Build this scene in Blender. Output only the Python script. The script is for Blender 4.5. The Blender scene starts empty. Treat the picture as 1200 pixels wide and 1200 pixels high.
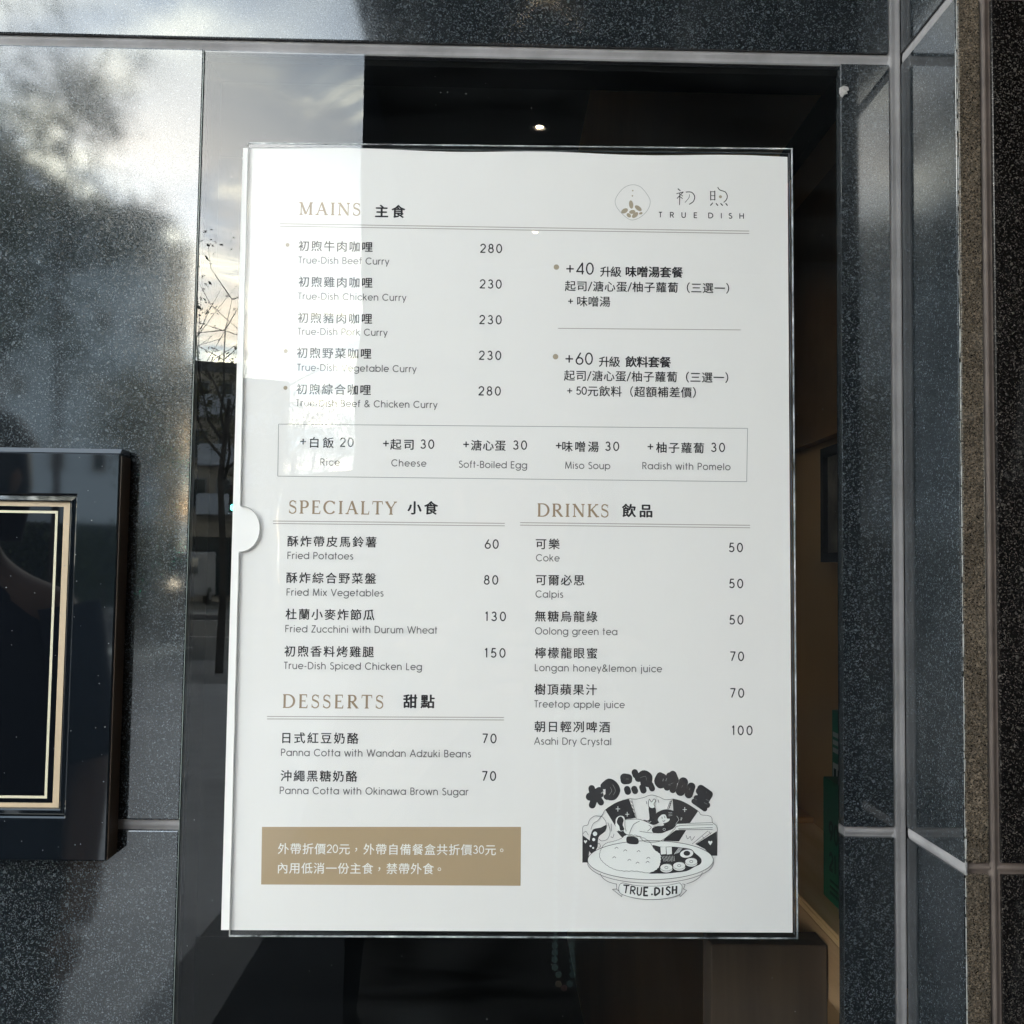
import bpy, bmesh, math, random
from mathutils import Vector, Matrix
random.seed(7)
S = bpy.context.scene
COL = S.collection
PI = math.pi

# ---------------------------------------------------------------- camera
EYE = 1.40                                   # height of the lens above the pavement
R_ = Vector((0.999741, -0.01798, 0.013978)); U_ = Vector((-0.014958, -0.055616, 0.99834)); F_ = Vector((0.017172, 0.99829, 0.055871))
cam_data = bpy.data.cameras.new("camera"); cam = bpy.data.objects.new("camera", cam_data); COL.objects.link(cam)
cam_data.sensor_width = 36; cam_data.lens = 36.0; cam_data.clip_start = 0.01; cam_data.clip_end = 3000
m = Matrix.Identity(4)
for i in range(3):
    m[i][0] = R_[i]; m[i][1] = U_[i]; m[i][2] = -F_[i]
m[0][3], m[1][3], m[2][3] = 0.0, -0.55336, EYE
cam.matrix_world = m
S.camera = cam

# ---------------------------------------------------------------- sky and sun
W = bpy.data.worlds.new("World"); S.world = W; W.use_nodes = True
nt = W.node_tree; nt.nodes.clear()
def N(tree, t, **kw):
    n = tree.nodes.new(t)
    for k, v in kw.items(): setattr(n, k, v)
    return n
SUN_EL, SUN_AZ = math.radians(11.5), math.radians(204.5)      # low on the street side, hidden behind the office building and thin cloud
sky = N(nt, 'ShaderNodeTexSky', sky_type='NISHITA'); sky.sun_disc = False
sky.sun_elevation = SUN_EL; sky.sun_rotation = SUN_AZ; sky.air_density = 1.3; sky.dust_density = 2.0
tc = N(nt, 'ShaderNodeTexCoord'); sep = N(nt, 'ShaderNodeSeparateXYZ'); nt.links.new(tc.outputs['Generated'], sep.inputs[0])
def math_(tree, op, a, b=None, c=None):
    n = N(tree, 'ShaderNodeMath', operation=op)
    for i, v in enumerate((a, b, c)):
        if v is None: continue
        if isinstance(v, (int, float)): n.inputs[i].default_value = v
        else: tree.links.new(v, n.inputs[i])
    return n.outputs[0]
zc = math_(nt, 'MAXIMUM', sep.outputs[2], 0.0)
za = math_(nt, 'ADD', zc, 0.16)
px_ = math_(nt, 'DIVIDE', sep.outputs[0], za); py_ = math_(nt, 'DIVIDE', sep.outputs[1], za)
cmb = N(nt, 'ShaderNodeCombineXYZ'); nt.links.new(px_, cmb.inputs[0]); nt.links.new(py_, cmb.inputs[1])
def noise(tree, vec, scale, detail, rough=0.5, dist=0.0):
    n = N(tree, 'ShaderNodeTexNoise'); n.inputs['Scale'].default_value = scale; n.inputs['Detail'].default_value = detail
    n.inputs['Roughness'].default_value = rough; n.inputs['Distortion'].default_value = dist
    if vec is not None: tree.links.new(vec, n.inputs['Vector'])
    return n.outputs['Fac']
def ramp(tree, fac, stops, interp='LINEAR'):
    n = N(tree, 'ShaderNodeValToRGB'); n.color_ramp.interpolation = interp
    el = n.color_ramp.elements
    while len(el) > 1: el.remove(el[-1])
    for i, (p, c) in enumerate(stops):
        e = el[0] if i == 0 else el.new(p)
        e.position = p
        c = (c, c, c) if isinstance(c, (int, float)) else c
        e.color = (*c, 1)
    tree.links.new(fac, n.inputs[0]); return n.outputs[0]
def mix(tree, f, a, b, bt='MIX'):
    n = N(tree, 'ShaderNodeMix', data_type='RGBA', blend_type=bt)
    for s, v in ((n.inputs[0], f), (n.inputs[6], a), (n.inputs[7], b)):
        if isinstance(v, (int, float)): s.default_value = v
        elif isinstance(v, tuple): s.default_value = (*v, 1)
        else: tree.links.new(v, s)
    return n.outputs[2]
n1 = noise(nt, cmb.outputs[0], 1.25, 7, 0.56, 0.35)
n2 = noise(nt, cmb.outputs[0], 4.6, 7, 0.58, 0.9)
cover = ramp(nt, n1, [(0.36, 0.15), (0.52, 1.0)])
body = ramp(nt, n2, [(0.34, (4.6, 5.9, 7.4)), (0.46, (6.6, 7.8, 9.2)), (0.54, (11.0, 11.8, 11.8)), (0.61, (21, 20.8, 17.6))])
low = ramp(nt, zc, [(0.0, (1.35, 1.28, 1.10)), (0.20, (1.45, 1.41, 1.26)), (0.30, (1.10, 1.12, 1.12)), (0.5, (.62, .65, .68)), (0.8, (.50, .52, .52))])
cloud = mix(nt, 1.0, body, low, 'MULTIPLY')
skyb = mix(nt, 1.0, sky.outputs[0], (1.3, 1.3, 1.3), 'MULTIPLY')
skyb = mix(nt, 0.72, skyb, (6.6, 7.6, 8.6)); skyb = mix(nt, 1.0, skyb, low, 'MULTIPLY')
final = mix(nt, cover, skyb, cloud)
# cloud is brighter round the veiled sun
dt = N(nt, 'ShaderNodeVectorMath', operation='DOT_PRODUCT'); nt.links.new(tc.outputs['Generated'], dt.inputs[0])
dt.inputs[1].default_value = (math.sin(SUN_AZ) * math.cos(SUN_EL), math.cos(SUN_AZ) * math.cos(SUN_EL), math.sin(SUN_EL))
glow = math_(nt, 'POWER', math_(nt, 'MAXIMUM', dt.outputs['Value'], 0.0), 12.0)
glow = math_(nt, 'MULTIPLY_ADD', glow, 0.88, 0.49)
gl_ = N(nt, 'ShaderNodeVectorMath', operation='SCALE'); nt.links.new(final, gl_.inputs[0]); nt.links.new(glow, gl_.inputs['Scale']); final = gl_.outputs[0]
bg = N(nt, 'ShaderNodeBackground'); nt.links.new(final, bg.inputs[0]); bg.inputs[1].default_value = 0.11
ow = N(nt, 'ShaderNodeOutputWorld'); nt.links.new(bg.outputs[0], ow.inputs[0])

sun_d = bpy.data.lights.new("sun", 'SUN'); sun_d.energy = 1.1; sun_d.angle = math.radians(10); sun_d.color = (1, .93, .82)
sun = bpy.data.objects.new("sun", sun_d); COL.objects.link(sun)
sd = Vector((math.sin(SUN_AZ) * math.cos(SUN_EL), math.cos(SUN_AZ) * math.cos(SUN_EL), math.sin(SUN_EL)))
sun.rotation_euler = sd.to_track_quat('Z', 'Y').to_euler()

S.view_settings.view_transform = 'Standard'; S.view_settings.look = 'None'
S.view_settings.exposure = 3.20; S.view_settings.gamma = 1; S.view_settings.use_curve_mapping = False
S.render.engine = 'CYCLES'
S.cycles.use_denoising = True; S.cycles.max_bounces = 7; S.cycles.diffuse_bounces = 3; S.cycles.transparent_max_bounces = 12; S.cycles.use_adaptive_sampling = False
S.cycles.sample_clamp_indirect = 30.0; S.cycles.caustics_reflective = False; S.cycles.caustics_refractive = False

# ---------------------------------------------------------------- helpers
def tag(o, label=None, cat=None, group=None, kind=None):
    if label: o['label'] = label
    if cat: o['category'] = cat
    if group: o['group'] = group
    if kind: o['kind'] = kind
    return o
def empty(name, loc=(0, 0, 0), rz=0.0):
    o = bpy.data.objects.new(name, None); COL.objects.link(o); o.location = loc; o.rotation_euler = (0, 0, rz); o.empty_display_size = .05
    return o
class MB:
    """collects polygons for one mesh object"""
    def __init__(s): s.v = []; s.f = []
    def poly(s, pts):
        b = len(s.v); s.v += [tuple(p) for p in pts]; s.f.append(tuple(range(b, b + len(pts)))); return s
    def box(s, x0, x1, y0, y1, z0, z1):
        b = len(s.v)
        s.v += [(x0, y0, z0), (x1, y0, z0), (x1, y1, z0), (x0, y1, z0), (x0, y0, z1), (x1, y0, z1), (x1, y1, z1), (x0, y1, z1)]
        s.f += [tuple(b + i for i in q) for q in ((0, 3, 2, 1), (4, 5, 6, 7), (0, 1, 5, 4), (1, 2, 6, 5), (2, 3, 7, 6), (3, 0, 4, 7))]
        return s
    def prism(s, prof, a, b, axis='x'):
        """extrude a closed 2D profile between a and b along an axis"""
        n = len(prof); base = len(s.v)
        for t in (a, b):
            for p, q in prof:
                s.v.append({'x': (t, p, q), 'y': (p, t, q), 'z': (p, q, t)}[axis])
        s.f.append(tuple(base + i for i in range(n - 1, -1, -1))); s.f.append(tuple(base + n + i for i in range(n)))
        for i in range(n):
            j = (i + 1) % n; s.f.append((base + i, base + j, base + n + j, base + n + i))
        return s
    def tube(s, pts, rad, n=8):
        pts = [Vector(p) for p in pts]; rings = []
        for i, p in enumerate(pts):
            d = (pts[min(i + 1, len(pts) - 1)] - pts[max(i - 1, 0)]).normalized()
            a = d.orthogonal().normalized() if not rings else (rings[-1][1] - d * rings[-1][1].dot(d)).normalized()
            c = d.cross(a); r = rad[i] if isinstance(rad, (list, tuple)) else rad
            b = len(s.v)
            for k in range(n):
                t = 2 * PI * k / n; s.v.append(tuple(p + (a * math.cos(t) + c * math.sin(t)) * r))
            rings.append((b, a))
        for (b0, _), (b1, _) in zip(rings, rings[1:]):
            for k in range(n):
                j = (k + 1) % n; s.f.append((b0 + k, b0 + j, b1 + j, b1 + k))
        s.f.append(tuple(rings[0][0] + k for k in range(n - 1, -1, -1))); s.f.append(tuple(rings[-1][0] + k for k in range(n)))
        return s
    def loft(s, rings, cap=True):
        """rings: lists of the same number of 3D points"""
        n = len(rings[0]); b0 = len(s.v)
        for r in rings: s.v += [tuple(p) for p in r]
        for i in range(len(rings) - 1):
            for k in range(n):
                j = (k + 1) % n
                s.f.append((b0 + i * n + k, b0 + i * n + j, b0 + (i + 1) * n + j, b0 + (i + 1) * n + k))
        if cap:
            s.f.append(tuple(b0 + k for k in range(n - 1, -1, -1))); e = b0 + (len(rings) - 1) * n; s.f.append(tuple(e + k for k in range(n)))
        return s
    def build(s, name, mat, parent=None, smooth=False, bevel=0.0, fix=True, seg=2):
        me = bpy.data.meshes.new(name); me.from_pydata(s.v, [], s.f)
        if fix:
            bm = bmesh.new(); bm.from_mesh(me); bmesh.ops.recalc_face_normals(bm, faces=bm.faces); bm.to_mesh(me); bm.free()
        if mat: me.materials.append(mat)
        o = bpy.data.objects.new(name, me); COL.objects.link(o)
        if smooth: me.polygons.foreach_set('use_smooth', [True] * len(me.polygons))
        if bevel:
            b = o.modifiers.new('bevel', 'BEVEL'); b.width = bevel; b.segments = seg; b.limit_method = 'ANGLE'
        if parent: o.parent = parent
        return o
def copy_tree(o, parent=None):
    c = o.copy(); COL.objects.link(c)
    if parent: c.parent = parent
    for ch in [x for x in bpy.data.objects if x.parent == o]: copy_tree(ch, c)
    return c
def ell(cx, cy, z, rx, ry, n=16, dz=0.0):
    return [(cx + rx * math.cos(2 * PI * k / n), cy + ry * math.sin(2 * PI * k / n), z + dz * math.sin(2 * PI * k / n)) for k in range(n)]

# ---------------------------------------------------------------- materials
def new_mat(name):
    mt = bpy.data.materials.new(name); mt.use_nodes = True; t = mt.node_tree; b = t.nodes['Principled BSDF']; return mt, t, b
def plain(name, col, rough=0.6, metal=0.0, var=0.0, scale=20.0, emit=None, spec=0.5, bump=0.0):
    mt, t, b = new_mat(name)
    b.inputs['Base Color'].default_value = (*col, 1); b.inputs['Roughness'].default_value = rough; b.inputs['Metallic'].default_value = metal
    b.inputs['Specular IOR Level'].default_value = spec
    if var or bump:
        tcn = N(t, 'ShaderNodeTexCoord'); f = noise(t, tcn.outputs['Object'], scale, 6, .6)
        if var:
            c = ramp(t, f, [(0.3, tuple(x * (1 - var) for x in col)), (0.7, tuple(min(1, x * (1 + var)) for x in col))]); t.links.new(c, b.inputs['Base Color'])
        if bump:
            bn = N(t, 'ShaderNodeBump'); bn.inputs['Strength'].default_value = .6; bn.inputs['Distance'].default_value = bump
            t.links.new(f, bn.inputs['Height']); t.links.new(bn.outputs[0], b.inputs['Normal'])
    if emit:
        b.inputs['Emission Color'].default_value = (*emit[0], 1); b.inputs['Emission Strength'].default_value = emit[1]
    return mt
def granite(name, dark, mid, light, rough, ior=1.6, bump=1.0):
    mt, t, b = new_mat(name)
    tcn = N(t, 'ShaderNodeTexCoord'); oi = N(t, 'ShaderNodeObjectInfo')
    add = N(t, 'ShaderNodeVectorMath', operation='ADD'); t.links.new(tcn.outputs['Object'], add.inputs[0])
    sc = N(t, 'ShaderNodeVectorMath', operation='SCALE'); t.links.new(oi.outputs['Random'], sc.inputs['Scale']); sc.inputs[0].default_value = (3.1, 1.7, 5.3)
    t.links.new(sc.outputs[0], add.inputs[1]); vec = add.outputs[0]
    v1 = N(t, 'ShaderNodeTexVoronoi'); v1.inputs['Scale'].default_value = 1850; t.links.new(vec, v1.inputs['Vector'])
    v2 = N(t, 'ShaderNodeTexVoronoi'); v2.inputs['Scale'].default_value = 1050; t.links.new(vec, v2.inputs['Vector'])
    s1 = N(t, 'ShaderNodeSeparateColor'); t.links.new(v1.outputs['Color'], s1.inputs[0])
    s2 = N(t, 'ShaderNodeSeparateColor'); t.links.new(v2.outputs['Color'], s2.inputs[0])
    big = noise(t, vec, 35, 5, .6)
    c1 = ramp(t, s1.outputs[0], [(0.0, dark), (0.55, mid), (0.80, tuple(x * 1.7 for x in mid)), (0.92, light)])
    c2 = ramp(t, s2.outputs[1], [(0.0, 0.6), (0.75, 1.0), (0.95, 1.6)])
    c = mix(t, 1.0, c1, c2, 'MULTIPLY')
    cb = ramp(t, big, [(0.3, 0.8), (0.7, 1.2)]); c = mix(t, 1.0, c, cb, 'MULTIPLY')
    # sparse larger crystals, and dusty water marks running down the face
    v3 = N(t, 'ShaderNodeTexVoronoi'); v3.inputs['Scale'].default_value = 330; t.links.new(vec, v3.inputs['Vector'])
    s3 = N(t, 'ShaderNodeSeparateColor'); t.links.new(v3.outputs['Color'], s3.inputs[0])
    fleck = math_(t, 'MULTIPLY', math_(t, 'GREATER_THAN', s3.outputs[0], .93), math_(t, 'LESS_THAN', v3.outputs['Distance'], .28))
    c = mix(t, math_(t, 'MULTIPLY', fleck, .55), c, tuple(min(1, x * 1.5) for x in light))
    mp = N(t, 'ShaderNodeMapping'); mp.inputs['Scale'].default_value = (1, 1, .22); t.links.new(vec, mp.inputs[0])
    marks = noise(t, mp.outputs[0], 11, 6, .62, .7); mk = ramp(t, marks, [(.50, 0.0), (.68, 1.0)])
    blot = noise(t, vec, 26, 5, .7, 1.2); bk = ramp(t, blot, [(.60, 0.0), (.66, .6), (.70, 1.0)])
    dusty = math_(t, 'MAXIMUM', math_(t, 'MULTIPLY', mk, .06), math_(t, 'MULTIPLY', bk, .035))
    c = mix(t, dusty, c, (.34, .35, .36))
    t.links.new(c, b.inputs['Base Color'])
    b.inputs['IOR'].default_value = ior
    rr = math_(t, 'MULTIPLY_ADD', s1.outputs[1], rough * .9, rough * .55); rr = math_(t, 'MULTIPLY_ADD', math_(t, 'ADD', mk, bk), rough * .9, rr); t.links.new(rr, b.inputs['Roughness'])
    fine = noise(t, vec, 1500, 2, .6); pits = ramp(t, s2.outputs[2], [(0.0, 0.0), (0.035, 0.0), (0.05, 1.0)])
    h = math_(t, 'ADD', fine, s1.outputs[2]); h = math_(t, 'MULTIPLY_ADD', pits, 1.2, h)
    bn = N(t, 'ShaderNodeBump'); bn.inputs['Strength'].default_value = 1.0; bn.inputs['Distance'].default_value = 0.000012 * bump
    t.links.new(h, bn.inputs['Height']); t.links.new(bn.outputs[0], b.inputs['Normal'])
    return mt
def clear_sheet(name, ior, dust=0.0, wave=0.0, streak=False, tint=(1, 1, 1)):
    """clear sheet: a Fresnel mirror over what lies behind it, with a little dust on the surface"""
    mt = bpy.data.materials.new(name); mt.use_nodes = True; t = mt.node_tree; t.nodes.clear()
    fr = N(t, 'ShaderNodeFresnel'); fr.inputs['IOR'].default_value = ior
    ge = N(t, 'ShaderNodeNewGeometry'); front = math_(t, 'SUBTRACT', 1.0, ge.outputs['Backfacing'])
    fac = math_(t, 'MULTIPLY', fr.outputs[0], front)
    tr = N(t, 'ShaderNodeBsdfTransparent'); tr.inputs[0].default_value = (*tint, 1)
    gl = N(t, 'ShaderNodeBsdfGlossy'); gl.inputs['Roughness'].default_value = 0.0 if not streak else 0.004
    tcn = N(t, 'ShaderNodeTexCoord')
    if wave:
        f = noise(t, tcn.outputs['Object'], 9, 2, .5)
        bn = N(t, 'ShaderNodeBump'); bn.inputs['Strength'].default_value = 1.0; bn.inputs['Distance'].default_value = wave
        t.links.new(f, bn.inputs['Height']); t.links.new(bn.outputs[0], gl.inputs['Normal'])
    ms = N(t, 'ShaderNodeMixShader'); t.links.new(fac, ms.inputs[0]); t.links.new(tr.outputs[0], ms.inputs[1]); t.links.new(gl.outputs[0], ms.inputs[2])
    last = ms.outputs[0]
    if dust:
        df = N(t, 'ShaderNodeBsdfDiffuse'); df.inputs[0].default_value = (.75, .8, .85, 1)
        mp = N(t, 'ShaderNodeMapping'); mp.inputs['Scale'].default_value = (3, 1, 26) if streak else (14, 1, 14)
        t.links.new(tcn.outputs['Object'], mp.inputs[0])
        f = noise(t, mp.outputs[0], 2.2, 8, .65, .8); f2 = noise(t, tcn.outputs['Object'], 7, 5, .6, 1.0)
        fm = math_(t, 'MULTIPLY', f, f2); fr2 = ramp(t, fm, [(0.16, 0.15 * dust), (0.30, dust), (0.42, 2.2 * dust)])
        vo = N(t, 'ShaderNodeTexVoronoi'); vo.inputs['Scale'].default_value = 55; t.links.new(tcn.outputs['Object'], vo.inputs['Vector'])
        sc_ = N(t, 'ShaderNodeSeparateColor'); t.links.new(vo.outputs['Color'], sc_.inputs[0])
        near = math_(t, 'LESS_THAN', vo.outputs['Distance'], 0.022); pick = math_(t, 'GREATER_THAN', sc_.outputs[0], 0.90)
        sp = math_(t, 'MULTIPLY', near, pick); sp = math_(t, 'MULTIPLY', sp, 0.22 if streak else .06)
        tot = math_(t, 'ADD', fr2, sp); tot = math_(t, 'MULTIPLY', tot, front)
        m2 = N(t, 'ShaderNodeMixShader'); t.links.new(tot, m2.inputs[0]); t.links.new(last, m2.inputs[1]); t.links.new(df.outputs[0], m2.inputs[2]); last = m2.outputs[0]
    o = N(t, 'ShaderNodeOutputMaterial'); t.links.new(last, o.inputs[0]); return mt
def wood(name, c0, c1, rough=.5, axis='z', scale=18):
    mt, t, b = new_mat(name); tcn = N(t, 'ShaderNodeTexCoord'); mp = N(t, 'ShaderNodeMapping')
    mp.inputs['Scale'].default_value = {'z': (1, 1, .06), 'y': (1, .06, 1), 'x': (.06, 1, 1)}[axis]
    t.links.new(tcn.outputs['Object'], mp.inputs[0]); f = noise(t, mp.outputs[0], scale * 4, 7, .62, .4)
    t.links.new(ramp(t, f, [(0.3, c0), (0.7, c1)]), b.inputs['Base Color']); b.inputs['Roughness'].default_value = rough; return mt

G_main = granite('polished_granite', (.010, .012, .014), (.015, .018, .021), (.078, .088, .098), .045, 1.82, .22)
G_brown = granite('honed_granite', (.014, .011, .009), (.098, .076, .056), (.13, .104, .080), .30, 1.5)
G_black = granite('black_granite', (.006, .005, .005), (.009, .0075, .007), (.08, .07, .063), .16, 1.45, .5)
M_grout = plain('grout', (.27, .255, .262), .8, var=.30, scale=28, bump=.0004)
M_glass = clear_sheet('window_glass', 1.65, dust=.007, streak=True, tint=(.93, .93, .93))
M_acr = clear_sheet('acrylic', 1.46, dust=.007, wave=.0004)
M_rim = None
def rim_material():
    mt, t, b = new_mat('acrylic_edge_glints'); tcn = N(t, 'ShaderNodeTexCoord'); f = noise(t, tcn.outputs['Object'], 45, 6, .7)
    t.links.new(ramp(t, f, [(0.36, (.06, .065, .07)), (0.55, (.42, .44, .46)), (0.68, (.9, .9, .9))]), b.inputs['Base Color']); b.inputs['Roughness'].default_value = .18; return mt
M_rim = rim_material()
M_paper = plain('paper', (.78, .755, .748), .65, var=.012, scale=9, spec=.3, bump=.0003)
M_ink = plain('ink_black', (.022, .020, .024), .6, spec=.2)
M_inkeng = plain('ink_grey', (.135, .13, .135), .6, spec=.2)
M_inkhead = plain('ink_taupe', (.31, .225, .15), .6, spec=.2)
M_rule = plain('ink_rule', (.36, .32, .30), .6, spec=.2)
M_thin = plain('ink_thin_rule', (.30, .30, .30), .6, spec=.2)
M_banner = plain('ink_tan', (.40, .295, .185), .6, spec=.2)
M_white = plain('ink_white', (.82, .81, .78), .6, spec=.2)
M_bean = plain('ink_bean', (.37, .31, .235), .6, spec=.2)

# ================================================================ the wall
Z = lambda z: EYE + z
wall = empty('granite_wall', (0, 0, 0)); tag(wall, 'polished dark granite tile wall with grey grout joints, carrying the glass panel and menu', 'wall')
JB0, JB1, JT0, JT1 = -.1405, -.1350, .2843, .2910
PITCH = .4258
TH = .008
def tile(x0, x1, z0, z1, mat=G_main, y=0.0, tilt=(0, 0)):
    cx_, cz_ = (x0 + x1) / 2, (z0 + z1) / 2
    o = MB().box(x0 - cx_, x1 - cx_, 0, TH, z0 - cz_, z1 - cz_).build('tile', mat, wall, bevel=.0007)
    o.location = (cx_, y, Z(cz_)); o.rotation_euler = (tilt[0], 0, tilt[1]); return o
rows = [(-1.40, JB0 - 2 * PITCH), (JB0 - 2 * PITCH + .0055, JB0 - PITCH), (JB0 - PITCH + .0055, JB0), (JB1, JT0), (JT1, JT1 + .419), (JT1 + PITCH, JT1 + PITCH + .419), (JT1 + 2 * PITCH, JT1 + 2 * PITCH + .419), (JT1 + 3 * PITCH, JT1 + 3 * PITCH + .419)]
GL, GR = -.1637, .1895
for i, (z0, z1) in enumerate(rows):
    above = z0 > .2
    jit = lambda: (random.uniform(-.0007, .0007), random.uniform(-.0007, .0007))
    tile(-2.510, -1.603, z0, z1, tilt=jit()); tile(-1.5965, -.6895, z0, z1, tilt=jit())
    if above or z1 < -.9: tile(-.683, .2165, z0, z1, tilt=(.0006, 0) if i == 4 else jit())
    else:
        tile(-.683, GL - .0006, z0, z1, tilt=(0.0004, 0)); tile(GR, .2165, z0, z1).modifiers['bevel'].width = .00015
# grout beads: shallow rounded strips set back between the tiles
def bead(mb, x0, x1, z0, z1, y, horiz, out=-1):
    n = 8; prof = []
    w0, w1 = (z0, z1) if horiz else (x0, x1)
    for k in range(n + 1):
        t = k / n; prof.append((y + .0024 - .0007 * math.sin(PI * t) + .00025 * math.sin(9 * t + w0 * 40), w0 + (w1 - w0) * t))
    prof += [(y + .012, w1), (y + .012, w0)]
    if horiz: mb.prism(prof, x0, x1, 'x')
    else:
        b = len(mb.v); mb.prism([(q, p) for p, q in prof], z0, z1, 'z')
mb = MB()
hj = [(rows[i][1], rows[i + 1][0]) for i in range(len(rows) - 1)]
for a, b in hj:
    if a > .2 or a < -.9: bead(mb, -2.51, .2225, Z(a) - .0004, Z(b) + .0004, 0, True)
    else: bead(mb, -2.51, GL - .0006, Z(a) - .0004, Z(b) + .0004, 0, True); bead(mb, GR + .0012, .2225, Z(a) - .0004, Z(b) + .0004, 0, True)
mb.build('grout', M_grout, wall, smooth=False)
mb = MB()
for xa, xb in ((-1.603, -1.5965), (-.6895, -.683), (.2165, .2232)): bead(mb, xa - .0004, xb + .0004, 0.0, Z(1.98), -.0004, False)
mb.build('grout', M_grout, wall)
# core behind the tiles, round the window opening
mb = MB()
mb.box(-2.51, GL - .12, .010, .16, 0, 3.4)
mb.box(.3062, .62, .010, .16, 0, 3.4); mb.box(GL - .12, .3062, .010, .16, Z(.62), 3.4); mb.box(GL - .12, .3062, .010, .16, 0, Z(-.95))
M_core = plain('wall_core', (.05, .048, .045), .9, var=.2)
mb.build('core', M_core, wall)
# window edge strips behind the tile ends
# ---------------- pilaster
pil = empty('granite_pilaster', (.223, -.067, 0)); tag(pil, 'granite clad pilaster projecting from the wall at the right of the photo', 'pilaster')
PY = -.067
def ptile(x0, x1, y0, y1, z0, z1, mat, bev=.0006):
    cx_, cy_, cz_ = (x0 + x1) / 2, (y0 + y1) / 2, (z0 + z1) / 2
    o = MB().box(x0 - cx_, x1 - cx_, y0 - cy_, y1 - cy_, z0 - cz_, z1 - cz_).build('tile', mat, pil, bevel=bev)
    o.location = (cx_ - .223, cy_ + .067, Z(cz_)); return o
for z0, z1 in rows:
    ptile(.2232, .2242, PY + .0002, -.0003, z0, z1, G_main, .0003)
    ptile(.2244, .2357, PY, PY + TH, z0, z1, G_brown, .0008)
    ptile(.2412, .70, PY, PY + TH, z0, z1, G_black)
mb = MB()
for a, b in hj:
    # side-face joint bead, running out from the wall
    n = 8; prof = [(.2232 + .0014 - .0006 * math.sin(PI * k / n) - .223, Z(a) - .0003 + (b - a + .0006) * k / n) for k in range(n + 1)] + [(.0021, Z(b)), (.0021, Z(a))]
    MB().prism(prof, .0004, .067, 'y').build('grout', M_grout, pil)
for a, b in hj:
    b2 = MB(); bead(b2, .2246 - .223, .70 - .223, Z(a) - .0003, Z(b) + .0003, 0.0, True); off = len(mb.v); mb.v += b2.v; mb.f += [tuple(i + off for i in f) for f in b2.f]
b2 = MB(); bead(b2, .2355 - .223, .2414 - .223, 0, Z(1.98), -.0005, False); off = len(mb.v); mb.v += b2.v; mb.f += [tuple(i + off for i in f) for f in b2.f]
mb.build('grout', plain('grout_brown', (.15, .115, .10), .6, var=.25, scale=60, bump=.0003), pil)
MB().box(.0085, .477, .0125, .20, 0, 3.4).build('core', M_core, pil)
# chipped arris along the corner, its bevel highlight painted in pale
mb = MB()
zz = Z(-1.4)
while zz < Z(1.9):
    l = random.uniform(.002, .012); w = random.uniform(.0001, .0006)
    mb.poly([(.0006, -.0004, zz), (.0006 + w, -.0006, zz), (.0006 + w * random.uniform(.3, 1.8), -.0006, zz + l), (.0006, -.0004, zz + l)])
    zz += l * random.uniform(1.0, 1.35)
tag(mb.build('chipped_highlight_edge', plain('chipped_highlight_stone', (.30, .29, .28), .8, var=.4, scale=200), pil, fix=False), kind='stuff')

# ================================================================ glass panel
gp = empty('glass_panel', (0, 0, 0)); tag(gp, 'tall dark window glass behind the menu, reflecting sky and street', 'window')
o = MB().box(GL, GR, -.0004, .0060, Z(-.92), Z(JT0 - .0004)).build('pane', M_glass, gp, bevel=.0005)
M_edge = plain('glass_edge_highlight', (.17, .20, .19), .25, var=.7, scale=9)  # pale mottled colour paints the highlight on the pane's left edge
mb = MB(); mb.box(GL, GR, .0062, .03, Z(JT0 - .004), Z(JT0 + .006)); mb.box(GL - .004, GL + .0015, .0062, .03, Z(-.92), Z(JT0 - .0042)); 
mb.build('shade_strip', plain('shade_black', (.006, .006, .006), .8, spec=.1), gp)  # added black strips standing in for shade along the window reveal
MB().box(GL - .0005, GL - .0001, -.0008, .0058, Z(-.92), Z(JT0 - .0008)).build('edge', M_edge, gp)
mb = MB(); pts = [(.1885, .2700), (.1908, .2712), (.1932, .2706), (.1938, .2688), (.1924, .2682), (.1930, .2668), (.1912, .2664), (.1902, .2646), (.1892, .2652), (.1884, .2672)]
mb.prism([(x, Z(z)) for x, z in pts], -.0011, -.0006, 'y')
tp = mb.build('tape_scrap', plain('old_tape', (.40, .37, .36), .7, var=.4, scale=300)); tag(tp, 'torn scrap of white tape at the top right corner of the window glass', 'tape')

# ================================================================ the menu
PO = Vector((.009958, -.004056, Z(.019943))); PU = Vector((.99999, 0, .00318)).normalized(); PV = Vector((-.00318, .00799, .99996)); PN = PU.cross(PV).normalized(); PV = PN.cross(PU).normalized()
# local frame of the menu: x = right, y = up, z = towards the viewer, in metres
menu = empty('menu_holder'); mw = Matrix.Identity(4)
for i in range(3): mw[i][0] = PU[i]; mw[i][1] = PV[i]; mw[i][2] = PN[i]; mw[i][3] = PO[i]
if PN.y > 0: raise Exception('normal')
menu.matrix_world = mw
tag(menu, 'white printed restaurant menu in a clear acrylic pocket fixed on the dark glass', 'menu')
mm = .001
def slab2(pts, z0, z1):
    mb = MB(); mb.prism([(x * mm, y * mm) for x, y in pts], z0 * mm, z1 * mm, 'z'); return mb
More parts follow.
